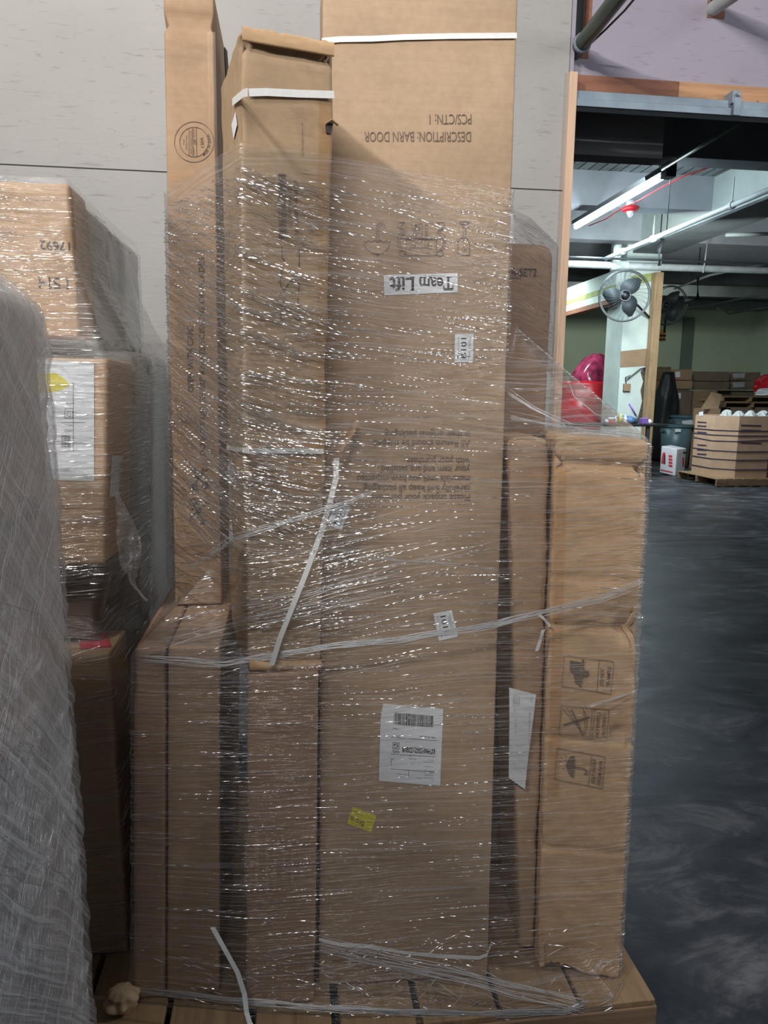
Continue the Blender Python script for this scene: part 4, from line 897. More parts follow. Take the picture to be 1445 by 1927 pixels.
for i, ch in enumerate('MADE IN CHINA'):
    if ch == ' ': continue
    a = 52-i*(77/12); cx, cy = 365+31.5*math.cos(R(a)), 267+32*math.sin(R(a)); tx, ty = math.sin(R(a)), -math.cos(R(a))
    wch = 1.2 if ch == 'I' else 4.2
    text(f, ch, (cx-tx*wch/2, cy-ty*wch/2), (cx+tx*wch/2, cy+ty*wch/2), (-6*math.cos(R(a))*-1, -6*math.sin(R(a))*-1) if False else (-5.5*math.cos(R(a))*-0+(-ty)*-5.5*0-5.5*math.cos(R(a))*1, -5.5*math.sin(R(a))), into=b, bold=.02)
b.build('printed_text', M['ink_soft'], K)
q = MB(); q.poly([f.at(390, 60), f.at(405, 60), f.at(410, 322), f.at(392, 322)], f.n, 0.0003); q.build('packing_tape', M['tape'], K)
q = MB(); q.poly([f.at(315, 322), f.at(412, 322), f.at(413, 345), f.at(316, 338)], f.n, 0.0004); q.build('packing_tape', M['tape'], K)
fr = cart['1'].face('r', 0.001)
q = MB(); q.poly([fr.at(422, 88), fr.at(427, 96), fr.at(430, 138), fr.at(425, 146)], fr.n, 0.001); q.build('black_label', M['ink'], K)
# box 2 print, straps, flap
f = cart['2'].face('f'); K = cart['2'].parent
text(f, 'SKU:G30067GR06A-QF', (561, 441), (559, 338), (-6.5, 0), parent=K, mat=M['ink_soft'], bold=.01)
text(f, 'G30067GR06A-QF', (549, 428), (548, 349), (-6.5, 0), parent=K, mat=M['ink_soft'], bold=.01)
text(f, 'NDSMC-G30067GR06A-QF', (571, 294), (570, 229), (-3.2, 0), parent=K, mat=M['ink_soft'])
barcode(f, (524, 448), (523, 326), (539, 448), 38, 'printed_barcode', M['ink_soft'], K, 8)
strokes(f, [[(531, 583), (527, 592), (529, 602), (533, 603)], [(528, 574), (536, 580), (548, 590), (560, 603), (564, 601), (562, 576), (560, 560)], [(530, 505), (527, 530), (529, 541), (535, 546), (546, 530), (556, 526), (563, 536), (561, 552)], [(563, 503), (563, 468)], [(531, 464), (530, 484), (535, 491)]], 1.3, 'marker_writing', M['ink'], K)
f2 = f
strap_on(f, [(468, 175), (500, 174), (560, 177), (628, 179)], 0.012, K, 0.002)
fl = cart['2'].face('l', 0.0008)
strap_on(fl, [(440, 193), (452, 183), (461, 176), (469, 174)], 0.012, K, 0.002)
strap_on(f, [(470, 848), (540, 848), (608, 849)], 0.010, K, 0.002)
strap_on(fl, [(429, 842), (445, 845), (471, 848)], 0.010, K, 0.002)
b101(fl, [(428.5, 881), (436, 864), (444, 896), (434, 917)], 'lot_sticker', par=K)
quad(fl, [(431, 992), (436, 984), (440, 1016), (432, 1020)], 'small_label', M['paper'], K)
quad(fl, [(436, 235), (443, 212), (446, 236), (440, 262)], 'small_label', M['paper'], K)
fl_ = f
q = MB(); q.poly([f.at(600, 190), f.at(624, 190), f.at(616, 860), f.at(594, 860)], f.n, 0.0004); q.build('packing_tape', M['tape'], K)
q = MB(); q.poly([f.at(470, 830), f.at(608, 832), f.at(606, 930), f.at(470, 925)], f.n, 0.0006); q.build('packing_tape', M['tape'], K)
# torn flap along the top, ragged rim
V = []; Fs = []; nx_, nz_ = 40, 8
T0, T1 = cart['2'].t[0], cart['2'].t[1]; nn = f.n
for i in range(nx_+1):
    t = i/nx_; base = T0.lerp(T1, t)
    for j in range(nz_+1):
        s_ = j/nz_; rag = 0.006*noise.noise(Vector((t*14, 3, 0)))*(s_)+0.003*noise.noise(Vector((t*50, 3, 0)))*s_
        zz_ = -0.020+0.022*s_+rag*0.8
        outw = 0.0005+0.002*math.sin(s_*math.pi)*(0.6+0.6*noise.noise(Vector((t*6, s_*2, 5))))
        p = base+Vector((0, 0, zz_))+nn*outw
        p += (T1-T0).normalized()*(0.5-t)*0.008
        V.append(p)
n1 = len(V); V += [p-nn*0.003 for p in V]
for i in range(nx_):
    for j in range(nz_):
        a = i*(nz_+1)+j; Fs.append((a, a+nz_+1, a+nz_+2, a+1)); Fs.append((n1+a, n1+a+1, n1+a+nz_+2, n1+a+nz_+1))
for i in range(nx_):
    for j in (0, nz_):
        a = i*(nz_+1)+j; Fs.append((a, n1+a, n1+a+nz_+1, a+nz_+1) if j == 0 else (a+nz_+1, n1+a+nz_+1, n1+a, a))
link('torn_flap', V, Fs, M['kraft_e'], K, smooth=True)
# torn notch on the right edge and flap at the foot
b = MB(); b.poly([f.at(612, 236), f.at(624, 226), f.at(627, 232), f.at(622, 252), f.at(613, 250)], f.n, 0.002); b.build('tear', M['ink'], K)
b = MB(); b.tube([f.at(612, 234)+f.n*.002, f.at(622, 228)+f.n*.008, f.at(634, 237)+f.n*.005], 0.003, 5, 0.5); b.build('torn_board', M['kraft_e'], K)
b = MB(); pts = [f.at(x, 1249)+f.n*0.006 for x in (468, 500, 540, 570, 601)]; b.tube(pts, 0.012, 10); b.build('foot_fold', M['kraft_e'], K, smooth=True)
# lower carton pale print
f = cart['c'].face('f'); K = cart['c'].parent
for (s_, x, y0_, y1_) in (('SKU: G30067GR06A-QF', 466, 1663, 1568), ('G.W.: 32KGS/70.5LBS', 486, 1675, 1557), ('MEAS: 45.1*14.6*6.3 INCH', 505, 1680, 1556), ('VOL: 0.0716 CBM', 520, 1676, 1588), ('PO: AUG11219-US', 536, 1655, 1572), ('MADE IN CHINA', 553, 1660, 1600)):
    text(f, s_, (x, y0_), (x, y1_), (-6, 0), parent=K, mat=M['ink_pale'])
# right carton print
f = cart['e'].face('f', 0.0042); K = cart['e'].parent
def frame(q): return [q+[q[0]]]
S = frame([(1061, 1233), (1155, 1245), (1149, 1306), (1057, 1291)])+[[(1127, 1241), (1123, 1302)]]
S += frame([(1056, 1327), (1146, 1336), (1141, 1395), (1051, 1381)])+[[(1119, 1334), (1114, 1391)]]
S += frame([(1048, 1408), (1138, 1424), (1133, 1484), (1043, 1466)])+[[(1113, 1420), (1107, 1478)]]
S += [[(1097, 1333), (1101, 1366), (1095, 1384), (1110, 1388), (1114, 1336)], [(1060, 1334), (1095, 1378)], [(1066, 1332), (1092, 1374)], [(1100, 1338), (1104, 1352), (1104, 1366), (1099, 1380)]]
strokes(f, S, 1.0, 'printed_symbols', M['ink_soft'], K)
strokes(f, [[(1060, 1364), (1108, 1349)], [(1075, 1336), (1086, 1358), (1094, 1379)]], 2.6, 'printed_symbols', M['ink_soft'], K)
b = MB()
b.poly([f.at(*p) for p in [(1072, 1243), (1094, 1246), (1093, 1264), (1089, 1288), (1082, 1286), (1079, 1268), (1072, 1262)]], f.n, 0.0003)
b.poly([f.at(*p) for p in [(1095, 1241), (1099, 1241), (1098, 1266), (1092, 1293), (1089, 1292), (1095, 1266)]], f.n, 0.0003)
for k in range(10):
    a = R(-120+k*27); cx, cy = 1101, 1267; b.poly([f.at(cx+math.cos(a)*9, cy+math.sin(a)*9), f.at(cx+math.cos(a+.5)*3, cy+math.sin(a+.5)*3), f.at(cx+math.cos(a-.5)*3, cy+math.sin(a-.5)*3)], f.n, 0.0003)
b.poly([f.at(*p) for p in [(1077, 1422), (1081, 1424), (1080, 1440), (1079, 1455), (1078, 1464), (1073, 1460), (1067, 1450), (1065, 1440), (1069, 1429), (1074, 1424)]], f.n, 0.0003)
for (x, y) in ((1056, 1425), (1064, 1421), (1054, 1431), (1064, 1430), (1059, 1435), (1060, 1446)): b.poly([f.at(x-1.5, y-2), f.at(x+1.5, y+.5), f.at(x+.5, y+2), f.at(x-1, y+1)], f.n, 0.0003)
b.build('printed_symbols', M['ink_soft'], K)
strokes(f, [[(1080, 1443), (1098, 1446), (1104, 1451), (1103, 1456), (1099, 1456)]], 2.0, 'printed_symbols', M['ink_soft'], K)
b = MB()
for (s_, p0_, p1_) in (('DO NOT', (1135, 1290), (1137, 1258)), ('TRAMPLE', (1147, 1293), (1150, 1254)), ('NO KNIVES', (1126, 1386), (1130, 1340)), ('ALLOWED', (1138, 1386), (1141, 1346)), ('KEEP AWAY', (1119, 1474), (1122, 1428)), ('FROM RAIN', (1130, 1477), (1134, 1432))):
    text(f, s_, p0_, p1_, (-7, -0.8), into=b, bold=.01)
b.build('printed_text', M['ink_soft'], K)
q = MB(); q.poly([f.at(1046, 870), f.at(1066, 873), f.at(1052, 1500), f.at(1030, 1495)], f.n, 0.0005); q.build('packing_tape', M['tape'], K)
# sheet on the narrow recessed carton
f = cart['d'].face('f', 0.012); K = cart['d'].parent
V = []; Fs = []
for i in range(9):
    for j in range(2):
        t = i/8; L_, R_ = (958+0*t, 1294+172*t), (1008-20*t, 1306+180*t); px, py = (L_, R_)[j]; V.append(f.at(px, py)+f.n*(0.004*math.sin(t*5+j)))
n1 = len(V); V += [v-f.n*0.0006 for v in V]
for i in range(8): a = i*2; Fs += [(a, a+2, a+3, a+1), (n1+a, n1+a+1, n1+a+3, n1+a+2)]
sh = link('shipping_sheet', V, Fs, M['paper'], K); g = f.up(0.006); b = MB()
for k, (x, y0_, y1_) in enumerate(((966, 1330, 1308), (969, 1340, 1306), (973, 1328, 1308), (977, 1326, 1309), (1000, 1320, 1309), (996, 1400, 1340), (970, 1380, 1352))): text(g, 'ship to address line', (x, y0_), (x+1, y1_), (-2, 0), into=b)
b.build('printed_text', M['ink_soft'], sh)
# text on the rounded carton
f = cart['s'].face('f', 0.002); text(f, 'A-SET2', (960, 519), (1010, 520), (0.5, -15), parent=cart['s'].parent, mat=M['ink'], bold=.01)
strokes(f, [[(955, 522), (980, 523)]], 1.2, 'printed_line', M['ink'], cart['s'].parent)

# ================================================================== FILM
def hull(pts):
    pts = sorted(set((round(p[0], 5), round(p[1], 5)) for p in pts))
    def cr(o, a, b): return (a[0]-o[0])*(b[1]-o[1])-(a[1]-o[1])*(b[0]-o[0])
    lo = []; hi = []
    for p in pts:
        while len(lo) >= 2 and cr(lo[-2], lo[-1], p) <= 0: lo.pop()
        lo.append(p)
    for p in reversed(pts):
        while len(hi) >= 2 and cr(hi[-2], hi[-1], p) <= 0: hi.pop()
        hi.append(p)
    return lo[:-1]+hi[:-1]
def radial(h, c, th):
    d = (math.cos(th), math.sin(th)); best = 0
    for i in range(len(h)):
        (x1, y1_), (x2, y2) = h[i], h[(i+1) % len(h)]; x1 -= c[0]; x2 -= c[0]; y1_ -= c[1]; y2 -= c[1]
        ex, ey = x2-x1, y2-y1_; den = d[0]*ey-d[1]*ex
        if abs(den) < 1e-12: continue
        t = (x1*ey-y1_*ex)/den; s_ = (x1*d[1]-y1_*d[0])/den
        if t > 0 and -1e-6 <= s_ <= 1+1e-6: best = max(best, t)
    return best
class Film:
    def __init__(s, name, boxes, c, z0, z1, mat, label, k=1.4, off=0.005, slope=0.0, nth=420, nz=90, seed=0, amp=0.002, top=None, parent=None, th0=0.0, th1=2*math.pi, part=None):
        s.c = c; s.z0 = z0; s.z1 = z1; s.nth = nth; s.nz = nz
        ths = [th0+(th1-th0)*i/nth for i in range(nth+1)]; zl = [z0-0.3+(z1-z0+0.6)*j/140 for j in range(141)]
        raw = np.zeros((141, nth+1))
        for j, z in enumerate(zl):
            pts = [(p.x, p.y) for bx in boxes for p in bx.section(max(z, 0.15))]
            if len(pts) > 2:
                h = hull(pts); raw[j] = [radial(h, c, t) for t in ths]
        zl = np.array(zl); sm = np.zeros_like(raw)
        for j in range(141): sm[j] = np.max(raw - k*np.abs(zl-zl[j])[:, None], axis=0)
        sm = np.maximum(sm, 0.02)
        s.pos = []
        V = []; UV = []; arcl = 0
        for j in range(nz+1):
            row = []; ul = 0; prev = None
            for i, t in enumerate(ths):
                zt_ = z1 if top is None else z1+top(t)
                z = z0+(zt_-z0)*j/nz
                jj = (z-zl[0])/(zl[-1]-zl[0])*140; j0 = int(min(139, max(0, math.floor(jj)))); fr = jj-j0
                r = sm[j0][i]*(1-fr)+sm[j0+1][i]*fr + off
                r += amp*(noise.noise(Vector((t*4+seed, z*28, 0)))+0.5*noise.noise(Vector((t*6, z*60, seed))))
                p = Vector((c[0]+math.cos(t)*r, c[1]+math.sin(t)*r, z))
                if prev is not None: ul += math.hypot(p.x-prev.x, p.y-prev.y)
                prev = p; row.append(p); V.append(p); UV.append((ul, z+slope*ul))
            s.pos.append(row)
        Fs = []
        for j in range(nz):
            for i in range(nth): a = j*(nth+1)+i; Fs.append((a, a+1, a+nth+2, a+nth+1))
        if part is not None:
            s.obj = link(part, V, Fs, mat, parent, smooth=True, uvs=UV); s.root = parent
        else:
            s.root = empty(name, (c[0], c[1], z0)); tag(s.root, label, 'stretch film')
            s.obj = link('film_sheet', V, Fs, mat, s.root, smooth=True, uvs=UV)
        s.V = V; s.F = Fs; s.ths = ths
    def at(s, u, v):
        """u = fractional column, v = fractional row"""
        u = min(max(u, 0), s.nth-1e-6); v = min(max(v, 0), s.nz-1e-6); i, j = int(u), int(v); a, b_ = u-i, v-j; P_ = s.pos
        return (P_[j][i]*(1-a)+P_[j][i+1]*a)*(1-b_)+(P_[j+1][i]*(1-a)+P_[j+1][i+1]*a)*b_
    def bvh(s): return BVHTree.FromPolygons(s.V, [f for f in s.F])
    def folds(s, n, rg, zr, thr, lr=(0.02, 0.2), sl=(-0.05, 0.05), wr=(0.0005, 0.0016), lift=0.002, name='film_folds', dens=None, tilt=(0, 48)):
        """tiny tilted pleats of the film, each a thin three-sided strip"""
        V = []; Fc = []; made = 0; tries = 0
        while made < n and tries < n*20:
            tries += 1
            t = rg.uniform(*thr); z = rg.uniform(*zr)
            u = (t-s.ths[0])/(s.ths[-1]-s.ths[0])*s.nth; v = (z-s.z0)/(s.z1-s.z0)*s.nz
            p0 = s.at(u, v)
            if dens and rg.random() > dens(p0): continue
            Ln = lr[0]+(lr[1]-lr[0])*rg.random()**2.5; slp = rg.uniform(*(sl(p0) if callable(sl) else sl)); w = rg.uniform(*wr)
            tau = R(rg.uniform(*tilt)); ph = rg.uniform(0, 6); fz = rg.uniform(0.35, 1.1); az = rg.uniform(0.3, 1.3)*(2.3 if p0.x < 0.0 and p0.z > 1.0 else 1.0)
            pts = []; cur = p0; acc = 0
            while acc < Ln and 0 < v < s.nz and u < s.nth-1:
                pts.append(cur); u += 0.5; nx = s.at(u, v); dl = (Vector((nx.x, nx.y))-Vector((cur.x, cur.y))).length
                v += slp*dl/(s.z1-s.z0)*s.nz; cur = s.at(u, v); acc += max(dl, 1e-4)
            m = len(pts)
            if m < 3: continue
            i0 = len(V)
            for k, p in enumerate(pts):
                tg = (pts[min(k+1, m-1)]-pts[max(k-1, 0)]).normalized(); nn_ = tg.cross(Vector((0, 0, 1))).normalized(); uu = nn_.cross(tg).normalized()
                if uu.z < 0: uu = -uu
                if nn_.dot(Vector((p.x-s.c[0], p.y-s.c[1], 0))) < 0: nn_ = -nn_
                p = p+nn_*0.0009*az*math.sin(ph*3+k*fz); a = tau+0.16*math.sin(ph+k*0.9)+0.1*math.sin(ph*2+k*2.3); wd = uu*math.cos(a)-nn_*math.sin(a)*-1*-1
                wd = uu*math.cos(a)-nn_*math.sin(a); ww = w*(0.2+0.8*math.sin(math.pi*k/(m-1)))
                q = p+nn_*lift; V += [q-wd*ww/2, q+wd*ww/2, q-nn_*ww*0.8]
            for k in range(m-1):
                for j in range(3): Fc.append((i0+k*3+j, i0+k*3+(j+1) % 3, i0+(k+1)*3+(j+1) % 3, i0+(k+1)*3+j))
            made += 1
        o = link(name, V, Fc, M['fold'], s.root); o['kind'] = 'stuff'; return o
    def ridges(s, n, rg, zr, thr, lr=(0.03, 0.3), sl=(-0.05, 0.05), wr=(0.0004, 0.0012), lift=0.0015, name='film_creases', dens=None):
        b = MB(); made = 0; tries = 0
        while made < n and tries < n*20:
            tries += 1
            t = rg.uniform(*thr); z = rg.uniform(*zr)
            u = (t-s.ths[0])/(s.ths[-1]-s.ths[0])*s.nth; v = (z-s.z0)/(s.z1-s.z0)*s.nz
            if dens and rg.random() > dens(s.at(u, v)): continue
            Ln = lr[0]+(lr[1]-lr[0])*rg.random()**2.2; slp = rg.uniform(*sl(s.at(u, v))) if callable(sl) else rg.uniform(*sl); w = rg.uniform(*wr)
            pts = []; du = 1.0; cur = s.at(u, v); acc = 0; ph = rg.uniform(0, 6)
            while acc < Ln and u < s.nth-1:
                pts.append(cur + Vector((cur.x-s.c[0], cur.y-s.c[1], 0)).normalized()*lift)
                u += du; nx = s.at(u, v); dl = (Vector((nx.x, nx.y))-Vector((cur.x, cur.y))).length
                v += slp*dl/(s.z1-s.z0)*s.nz + 0.004*math.sin(ph+acc*40); cur = s.at(u, v); acc += max(dl, 1e-4)
                if v <= 0 or v >= s.nz: break
            if len(pts) < 3: continue
            b.tube(pts, lambda q, w=w: w*(0.15+math.sin(math.pi*q)), 4, 0.7); made += 1
        o = b.build(name, M['crease'], s.root, smooth=True); o['kind'] = 'stuff'; return o
MC = [cart[k] for k in 'abc123sde']
class Skirt:
    def section(s, z): return [Vector((0.10, 1.36, 0)), Vector((0.45, 1.325, 0)), Vector((0.70, 1.320, 0)), Vector((0.74, 1.36, 0)), Vector((0.5, 1.5, 0)), Vector((0.1, 1.5, 0))] if z < 0.165 else []
mf = Film('stretch_film', MC+[Skirt()], (0.17, 1.78), 0.115, 1.93, M['film'], 'clear stretch film wound around the tall cartons on the front pallet', k=1.25, nth=520, nz=130, seed=2,
          top=lambda t: 0.012*math.sin(t))
TH = (math.pi*1.02, math.pi*1.98)
rg = random.Random(11)
def slope_fn(p):
    if p.x < -0.02 and p.z > 1.2: return (-0.38, -0.12)
    if p.x < 0.3 and 0.9 < p.z < 1.25: return (0.05, 0.28)
    if p.z > 1.3: return (-0.16, 0.02)
    return (-0.05, 0.05)
mf.ridges(700, rg, (1.02, 1.90), TH, (0.02, 0.30), slope_fn, (0.0002, 0.0007), dens=lambda p: 1.0 if p.x < 0.1 else 0.45)
mf.ridges(450, rg, (0.14, 1.02), TH, (0.02, 0.34), slope_fn, (0.00015, 0.00045))
mf.ridges(260, rg, (0.12, 0.27), TH, (0.01, 0.06), (-0.6, 0.6), (0.0003, 0.0010), name='hem_crinkles')
mf.folds(2100, rg, (1.02, 1.90), TH, (0.01, 0.16), slope_fn, (0.0006, 0.0022), dens=lambda p: 1.0 if p.x < 0.02 and p.z > 1.25 else 0.12)
mf.folds(1900, rg, (1.02, 1.90), TH, (0.01, 0.20), slope_fn, (0.0006, 0.0020), dens=lambda p: 1.0 if p.x < 0.08 else 0.35)
mf.folds(800, rg, (0.26, 1.02), TH, (0.01, 0.22), slope_fn, (0.0005, 0.0016), dens=lambda p: 1.0 if (p.x < -0.2 or 0.33 < p.x < 0.5) else 0.45, tilt=(15, 60))
mf.folds(480, rg, (0.12, 0.30), TH, (0.006, 0.05), (-0.5, 0.5), (0.0006, 0.0022), tilt=(15, 65))
bv = mf.bvh()
def on_film(pxs, lift=0.002):
    out = []
    for (x, y) in pxs:
        d = unproj(x, y).normalized(); hit = bv.ray_cast(CAM, d)
        if hit[0] is not None: out.append(hit[0]-d*lift)
    return out
def dense(pl, step=12):
    o = []
    for (x0_, y0_), (x1_, y1_) in zip(pl[:-1], pl[1:]):
        n_ = max(1, int(math.hypot(x1_-x0_, y1_-y0_)/step))
        for k in range(n_): o.append((x0_+(x1_-x0_)*k/n_, y0_+(y1_-y0_)*k/n_))
    return o+[pl[-1]]
def rope(pl, n, spread, w, name='film_rope'):
    b = MB(); base = dense(pl)
    for k in range(n):
        o0, o1, ph = random.uniform(-spread, spread), random.uniform(-spread, spread), random.uniform(0, 6)
        pxs = [(x, y+o0+(o1-o0)*(i/len(base))+1.5*math.sin(i*0.5+ph)) for i, (x, y) in enumerate(base)]
        P3 = on_film(pxs)
        if len(P3) > 3: b.tube(P3, lambda q, w=w: w*(0.35+0.65*math.sin(math.pi*q)), 4)
    return b.build(name, M['crease'], mf.root, smooth=True)
rope([(262, 1240), (420, 1252), (600, 1222), (760, 1205), (930, 1178), (1040, 1150), (1130, 1130), (1210, 1095)], 12, 9, 0.0010)
rope([(335, 1082), (380, 1052), (440, 1012), (470, 1003), (640, 950), (700, 925)], 9, 10, 0.0008)
rope([(300, 1200), (460, 1160), (620, 1120), (760, 1085)], 12, 32, 0.0007)
rope([(625, 1035), (700, 1052), (930, 1072)], 3, 4, 0.0008)
rope([(250, 1862), (330, 1872), (450, 1884), (600, 1898), (760, 1906), (900, 1910), (1060, 1905), (1100, 1890)], 14, 7, 0.0011)
rope([(600, 1775), (700, 1800), (850, 1830), (960, 1860), (1100, 1890)], 14, 16, 0.0009)
rope([(960, 780), (1060, 800), (1160, 812), (1215, 818)], 8, 8, 0.0008)
rope([(955, 735), (1000, 765), (1080, 805)], 6, 6, 0.0007)
rope([(1065, 700), (1080, 745), (1120, 780), (1215, 818)], 1, 2, 0.0007)
rope([(1105, 1330), (1150, 1318), (1200, 1300)], 4, 3, 0.0009)
# loose web of film stretched from the rounded carton's shoulder to the outer corner
A0 = Vector((0.672, 1.80, 1.52)); B0 = Vector((0.722, 1.385, 1.412)); C0 = Vector((0.60, 1.45, 1.412)); V = []; Fs = []; UV = []; n_ = 24
for i in range(n_+1):
    for j in range(n_+1):
        u, v = i/n_, j/n_; e0 = C0.lerp(B0, v); p = A0.lerp(e0, u); p.z -= 0.05*math.sin(math.pi*u)*(1-0.5*v); V.append(p); UV.append((u*0.4, v*0.2))
for i in range(n_):
    for j in range(n_): a = i*(n_+1)+j; Fs.append((a, a+1, a+n_+2, a+n_+1))
link('film_web', V, Fs, M['film_left'], mf.root, smooth=True, uvs=UV)

# loose straps and the tilted sticker on the film
def loose(pts, w, label, across=(1, 0, 0), name='loose_strap'):
    b = MB(); b.ribbon(pts, w, across, (0, -1, 0), 0.001); o = b.build(name, M['strap']); tag(o, label, 'strap'); return o
yy = 1.335
loose([Vector(AT(633, 862, 1.43)), AT(632, 900, 1.42), AT(622, 940, 1.40), AT(605, 1000, 1.385), AT(575, 1080, 1.385), AT(545, 1155, 1.385), AT(527, 1200, 1.385), AT(511, 1252, 1.39)], 0.011, 'white strap hanging diagonally across the battered tall carton')
loose([AT(400, 1745, 1.36), AT(425, 1790, 1.35), AT(447, 1830, 1.345), AT(460, 1870, 1.34), AT(464, 1905, 1.33), AT(470, 1925, 1.32), AT(490, 1945, 1.30)], 0.010, 'white strap hanging over the front edge of the wooden pallet')
loose([AT(1012, 1155, 1.42), AT(1022, 1163, 1.42), AT(1035, 1178, 1.42)], 0.006, 'short pale strap scrap under the film, upper of two at the right', (0.5, 0, 0.8), 'strap_scrap')
loose([AT(1022, 1185, 1.42), AT(1016, 1205, 1.42), AT(1010, 1225, 1.42)], 0.008, 'short pale strap scrap under the film, lower of two at the right', (1, 0, 0.2), 'strap_scrap')
# twisted brown paper end beside the strap
b = MB(); b.tube([AT(668, 790, 1.50), AT(662, 812, 1.49), AT(645, 838, 1.47), AT(636, 860, 1.455)], lambda t: 0.011*(1-0.75*t)*(0.6+0.6*math.sin(min(1, t*3)*1.57)), 8, 0.4); o = b.build('tape_end', M['kraft_e'], smooth=True); tag(o, 'twisted brown tape end held above the white diagonal strap', 'tape')
fk = Face(AT(637, 970, 1.385), Vector((0.05, -1, 0)).normalized())
l = b101(fk, [(632, 946), (660, 953), (642, 998), (615, 986)], 'tilted_sticker', 'B010', None); tag(l, 'tilted white sticker reading B010 stuck beside the diagonal strap', 'sticker')
# ================================================================== LEFT LOAD BEHIND
pallet('pallet', -1.55, 1.52, -0.475, 2.6, 'wooden pallet under the left cartons, mostly hidden in shadow', along='x', n=7)
LC = {}
yA = 1.70; xA = AT(130, 345, yA).x; zA = AT(130, 345, yA).z; zA0 = AT(150, 635, yA).z
LC['a'] = Carton('carton', (-1.05, yA, zA0), (xA+0.002, yA, zA0), (-1.05, yA, zA), (xA, yA, zA), (0, 0.13, 0), M['kraft_e'], 'topmost brown carton on the left load with upside-down numbers', r=0.008, seed=21, amp=0.003)
f = LC['a'].face('f'); K = LC['a'].parent
text(f, '17692', (131, 456), (74, 452), (1, 17), parent=K, mat=M['ink'], bold=.01); text(f, '15H', (128, 524), (72, 520), (1, 22), parent=K, mat=M['ink'])
fr = LC['a'].face('r', .001)
LC['b'] = Carton('grey_wrapped_slab', (-1.0, yA+0.135, zA0-0.02), (xA+0.0, yA+0.135, zA0-0.02), (-1.0, yA+0.135, zA-0.01), (xA, yA+0.135, zA-0.01), (0, 0.58, 0), M['greyfoam'], 'pale grey foam-wrapped slab behind the topmost left carton', 'slab', r=0.02, seed=22, amp=0.006)
yB = 1.58; xB = AT(203, 670, yB).x
LC['c'] = Carton('carton', (-0.95, yB, 1.12), (xB-0.03, yB, 1.12), (-0.95, yB, 1.565), (xB, yB, 1.565), (0, 0.25, 0), M['kraft_e'], 'brown carton with a large white sheet in the middle of the left load', r=0.008, seed=23, amp=0.003)
f = LC['c'].face('f'); K = LC['c'].parent
lab = quad(f, [(60, 676), (177, 682), (177, 905), (80, 903)], 'shipping_sheet', M['paper'], K); g = f.up(.0006)
st = quad(g, [(60, 704), (104, 702), (120, 712), (132, 724), (116, 734), (70, 742)], 'yellow_sticker', M['yellow'], lab)
b = MB(); text(g, 'G', (126, 784), (134, 784), (0, -12), into=b); barcode(g, (116, 819), (133, 819), (116, 842), 12, '', None, None, 4, into=b); text(g, '22601', (121, 813), (138, 813), (0, -5), into=b); text(g, 'TRUCK', (123, 763), (140, 763), (0, -5), into=b); text(g, 'RETURNS', (122, 802), (137, 802), (0, -3), into=b)
b.build('printed_text', M['ink'], lab); strokes(g, [[(122, 769), (137, 769), (137, 787), (122, 787), (122, 769)], [(138, 720), (138, 850)], [(108, 795), (160, 795)]], 0.9, 'printed_text', M['ink'], lab)
fr = LC['c'].face('r', .001)
lab = quad(fr, [(211, 857), (231, 858), (229, 930), (206, 934)], 'paper_label', M['paper'], K); g = fr.up(.0006); barcode(g, (224, 925), (226, 868), (229, 925), 14, 'printed_barcode', M['ink'], lab, 6)
LC['d'] = Carton('grey_wrapped_slab', (-0.95, 1.84, 0.86), (xB-0.02, 1.84, 0.86), (-0.95, 1.84, 1.60), (xB+0.0, 1.84, 1.60), (0, 0.50, 0), M['greyfoam'], 'pale grey foam-wrapped slab behind the carton with the white sheet', 'slab', r=0.03, seed=24, amp=0.010)
xC = AT(207, 1225, 1.60).x
LC['e'] = Carton('carton', (-0.85, 1.60, 0.14), (AT(240, 1780, 1.60).x, 1.60, 0.14), (-0.85, 1.60, 0.912), (xC, 1.60, 0.912), (0, 0.17, 0), M['kraft_e'], 'low brown carton with a strip of bright red tape on the left load', r=0.01, seed=25, amp=0.004)
f = LC['e'].face('t', .0012); b = MB(); b.poly([AT(150, 1194, 1.66)*0+f.at(150, 1193), f.at(201, 1194), f.at(209, 1217), f.at(150, 1221)], f.n, .0006); b.build('red_tape', M['redtape'], LC['e'].parent)
LC['f'] = Carton('carton', (-0.95, 1.79, 0.14), (-0.47, 1.79, 0.14), (-0.95, 1.79, 0.855), (-0.47, 1.79, 0.855), (0, 0.55, 0), M['kraft_dark'], 'dark brown carton under the lower grey slab of the left load', r=0.01, seed=26)
LC['g'] = Carton('carton', (-0.95, 1.66, 0.93), (-0.46, 1.66, 0.93), (-0.95, 1.66, 1.10), (-0.46, 1.66, 1.10), (0, 0.16, 0), M['kraft_dark'], 'dark shallow carton between the red-taped carton and the one with the sheet', r=0.01, seed=27)
lf = Film('stretch_film', list(LC.values()), (-0.75, 1.98), 0.13, zA+0.012, M['film_left'], 'hazy stretch film wound around the left load of cartons and grey slabs', k=0.55, nth=360, nz=110, seed=5, off=0.006, amp=0.004, slope=0.0)
rg = random.Random(3)
lf.ridges(340, rg, (1.1, 1.92), (math.pi*1.3, math.pi*2.0), (0.02, 0.22), (-0.06, 0.06), (0.0003, 0.0009))
lf.ridges(260, rg, (0.15, 1.1), (math.pi*1.3, math.pi*2.0), (0.02, 0.15), (-0.1, 0.3), (0.0003, 0.0008))
lf.folds(900, rg, (1.1, 1.92), (math.pi*1.3, math.pi*2.0), (0.01, 0.20), (-0.06, 0.06), (0.0006, 0.0020))
lf.folds(350, rg, (0.15, 1.1), (math.pi*1.3, math.pi*2.0), (0.01, 0.12), (-0.1, 0.3), (0.0006, 0.0018), tilt=(15, 60))
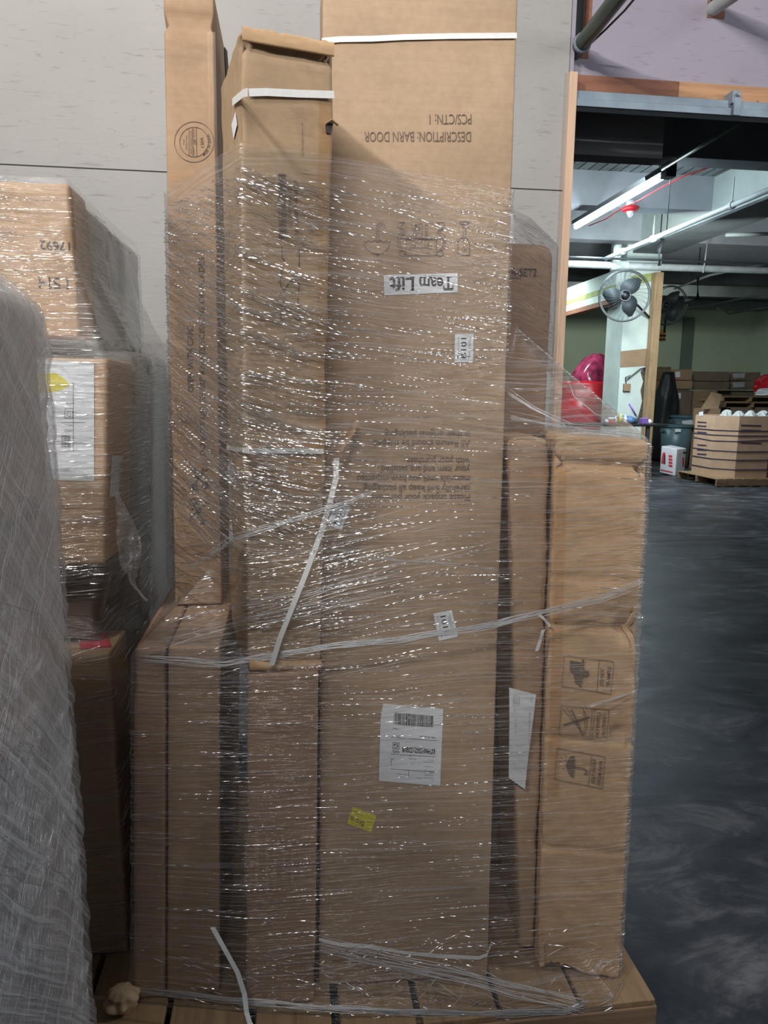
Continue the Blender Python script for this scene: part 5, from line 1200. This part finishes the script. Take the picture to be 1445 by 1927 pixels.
# hanging crumpled film tail
b = MB(); V = []; Fs = []; n_ = 22
path = [(226, 925), (224, 960), (226, 1010), (232, 1060), (250, 1095), (282, 1130)]
for i in range(n_+1):
    t = i/n_; k = t*(len(path)-1); a = int(min(k, len(path)-2)); fx = k-a; px = path[a][0]*(1-fx)+path[a+1][0]*fx; py = path[a][1]*(1-fx)+path[a+1][1]*fx
    wd = 2+58*math.sin(min(1, t*1.15)*math.pi)**1.5*(0.5+0.5*t)
    for j in range(n_+1):
        s_ = j/n_; q = AT(px-6+wd*s_, py, 1.50); q.y += 0.020*noise.noise(Vector((s_*4, t*9, 1)))+0.012*noise.noise(Vector((s_*11, t*22, 4))); V.append(q)
for i in range(n_):
    for j in range(n_): a = i*(n_+1)+j; Fs.append((a, a+1, a+n_+2, a+n_+1))
link('film_tail', V, Fs, M['film_left'], lf.root, smooth=False, uvs=[(v.x, v.z) for v in V])

# ================================================================== FOREGROUND LEFT LOAD
pallet('pallet', -1.40, 0.25, -0.37, 1.16, 'wooden pallet under the nearest wrapped load at the left edge', along='x', n=6)
FC = {}
def fgbox(k, y0_, y1_, z0_, z1_, mat, label, x1=-0.372, cat='carton', x0=-1.3, r=0.012, name='carton', am=0.004):
    FC[k] = Carton(name, (x0, y0_, z0_), (x1, y0_, z0_), (x0, y0_, z1_), (x1, y0_, z1_), (0, y1_-y0_, 0), mat, label, cat, r=r, seed=sum(map(ord, k)) % 7, amp=am, step=0.03)
fgbox('p', 0.45, 1.15, 1.32, 1.62, M['kraft_b'], 'brown carton near the top of the nearest wrapped load')
fgbox('q', 0.55, 1.06, 1.625, 1.70, M['kraft_e'], 'open brown carton on top of the nearest wrapped load', x1=-0.41)
fgbox('r', 0.40, 1.15, 1.02, 1.315, M['kraft_d'], 'brown carton below the topmost ones in the nearest wrapped load')
for k, (a, e, m_, lb) in enumerate(((0.42, 0.60, 'midgrey', 'grey upright panel, nearest the camera in the wrapped load'), (0.61, 0.66, 'darkgrey', 'black upright board in the nearest load, nearer of two'), (0.67, 0.90, 'midgrey', 'wide grey upright panel between the two black boards'),
                                       (0.91, 0.97, 'darkgrey', 'black upright board in the nearest load, farther of two'), (0.98, 1.15, 'kraft_dark', 'dark brown upright panel at the back corner of the nearest load'))):
    fgbox('v%d' % k, a, e, 0.14, 1.01, M[m_], lb, cat='panel', name='upright_panel', r=0.008)
ff_ = Film('stretch_film', list(FC.values()), (-0.85, 0.78), 0.13, 1.735, M['film_fg'], 'dull stretch film around the nearest load at the left edge', k=1.2, nth=320, nz=110, seed=8, off=0.008, amp=0.006, slope=-0.9)
fg2 = Film('', list(FC.values()), (-0.85, 0.78), 0.16, 1.66, film_mat('stretch_film_crossed', 170, (0.08, 0.60), 1.0, 0.2, 0.10, streak=(0.60, 0.74)), '', k=1.2, nth=200, nz=80, seed=9, off=0.016, amp=0.006, slope=1.1, parent=ff_.root, part='film_layer')
rg = random.Random(4)
ff_.ridges(150, rg, (0.2, 1.68), (-0.75, 0.45), (0.05, 0.40), (0.5, 1.6), (0.0003, 0.0008))
ff_.ridges(110, rg, (0.7, 1.68), (-0.75, 0.45), (0.05, 0.40), (-1.2, -0.3), (0.0003, 0.0008))
# crumpled kraft paper by the pallet corner
o = lump('crumpled_paper', (AT(228, 1850, 1.43).x, 1.43, 0.142), 0.034, 0.03, 0.060, M['kraft_c'], lambda t: max(0.1, (1-(2*t-1)**2)**0.5), None, 31, 0.28); tag(o, 'crumpled brown paper at the left end of the front pallet', 'paper')
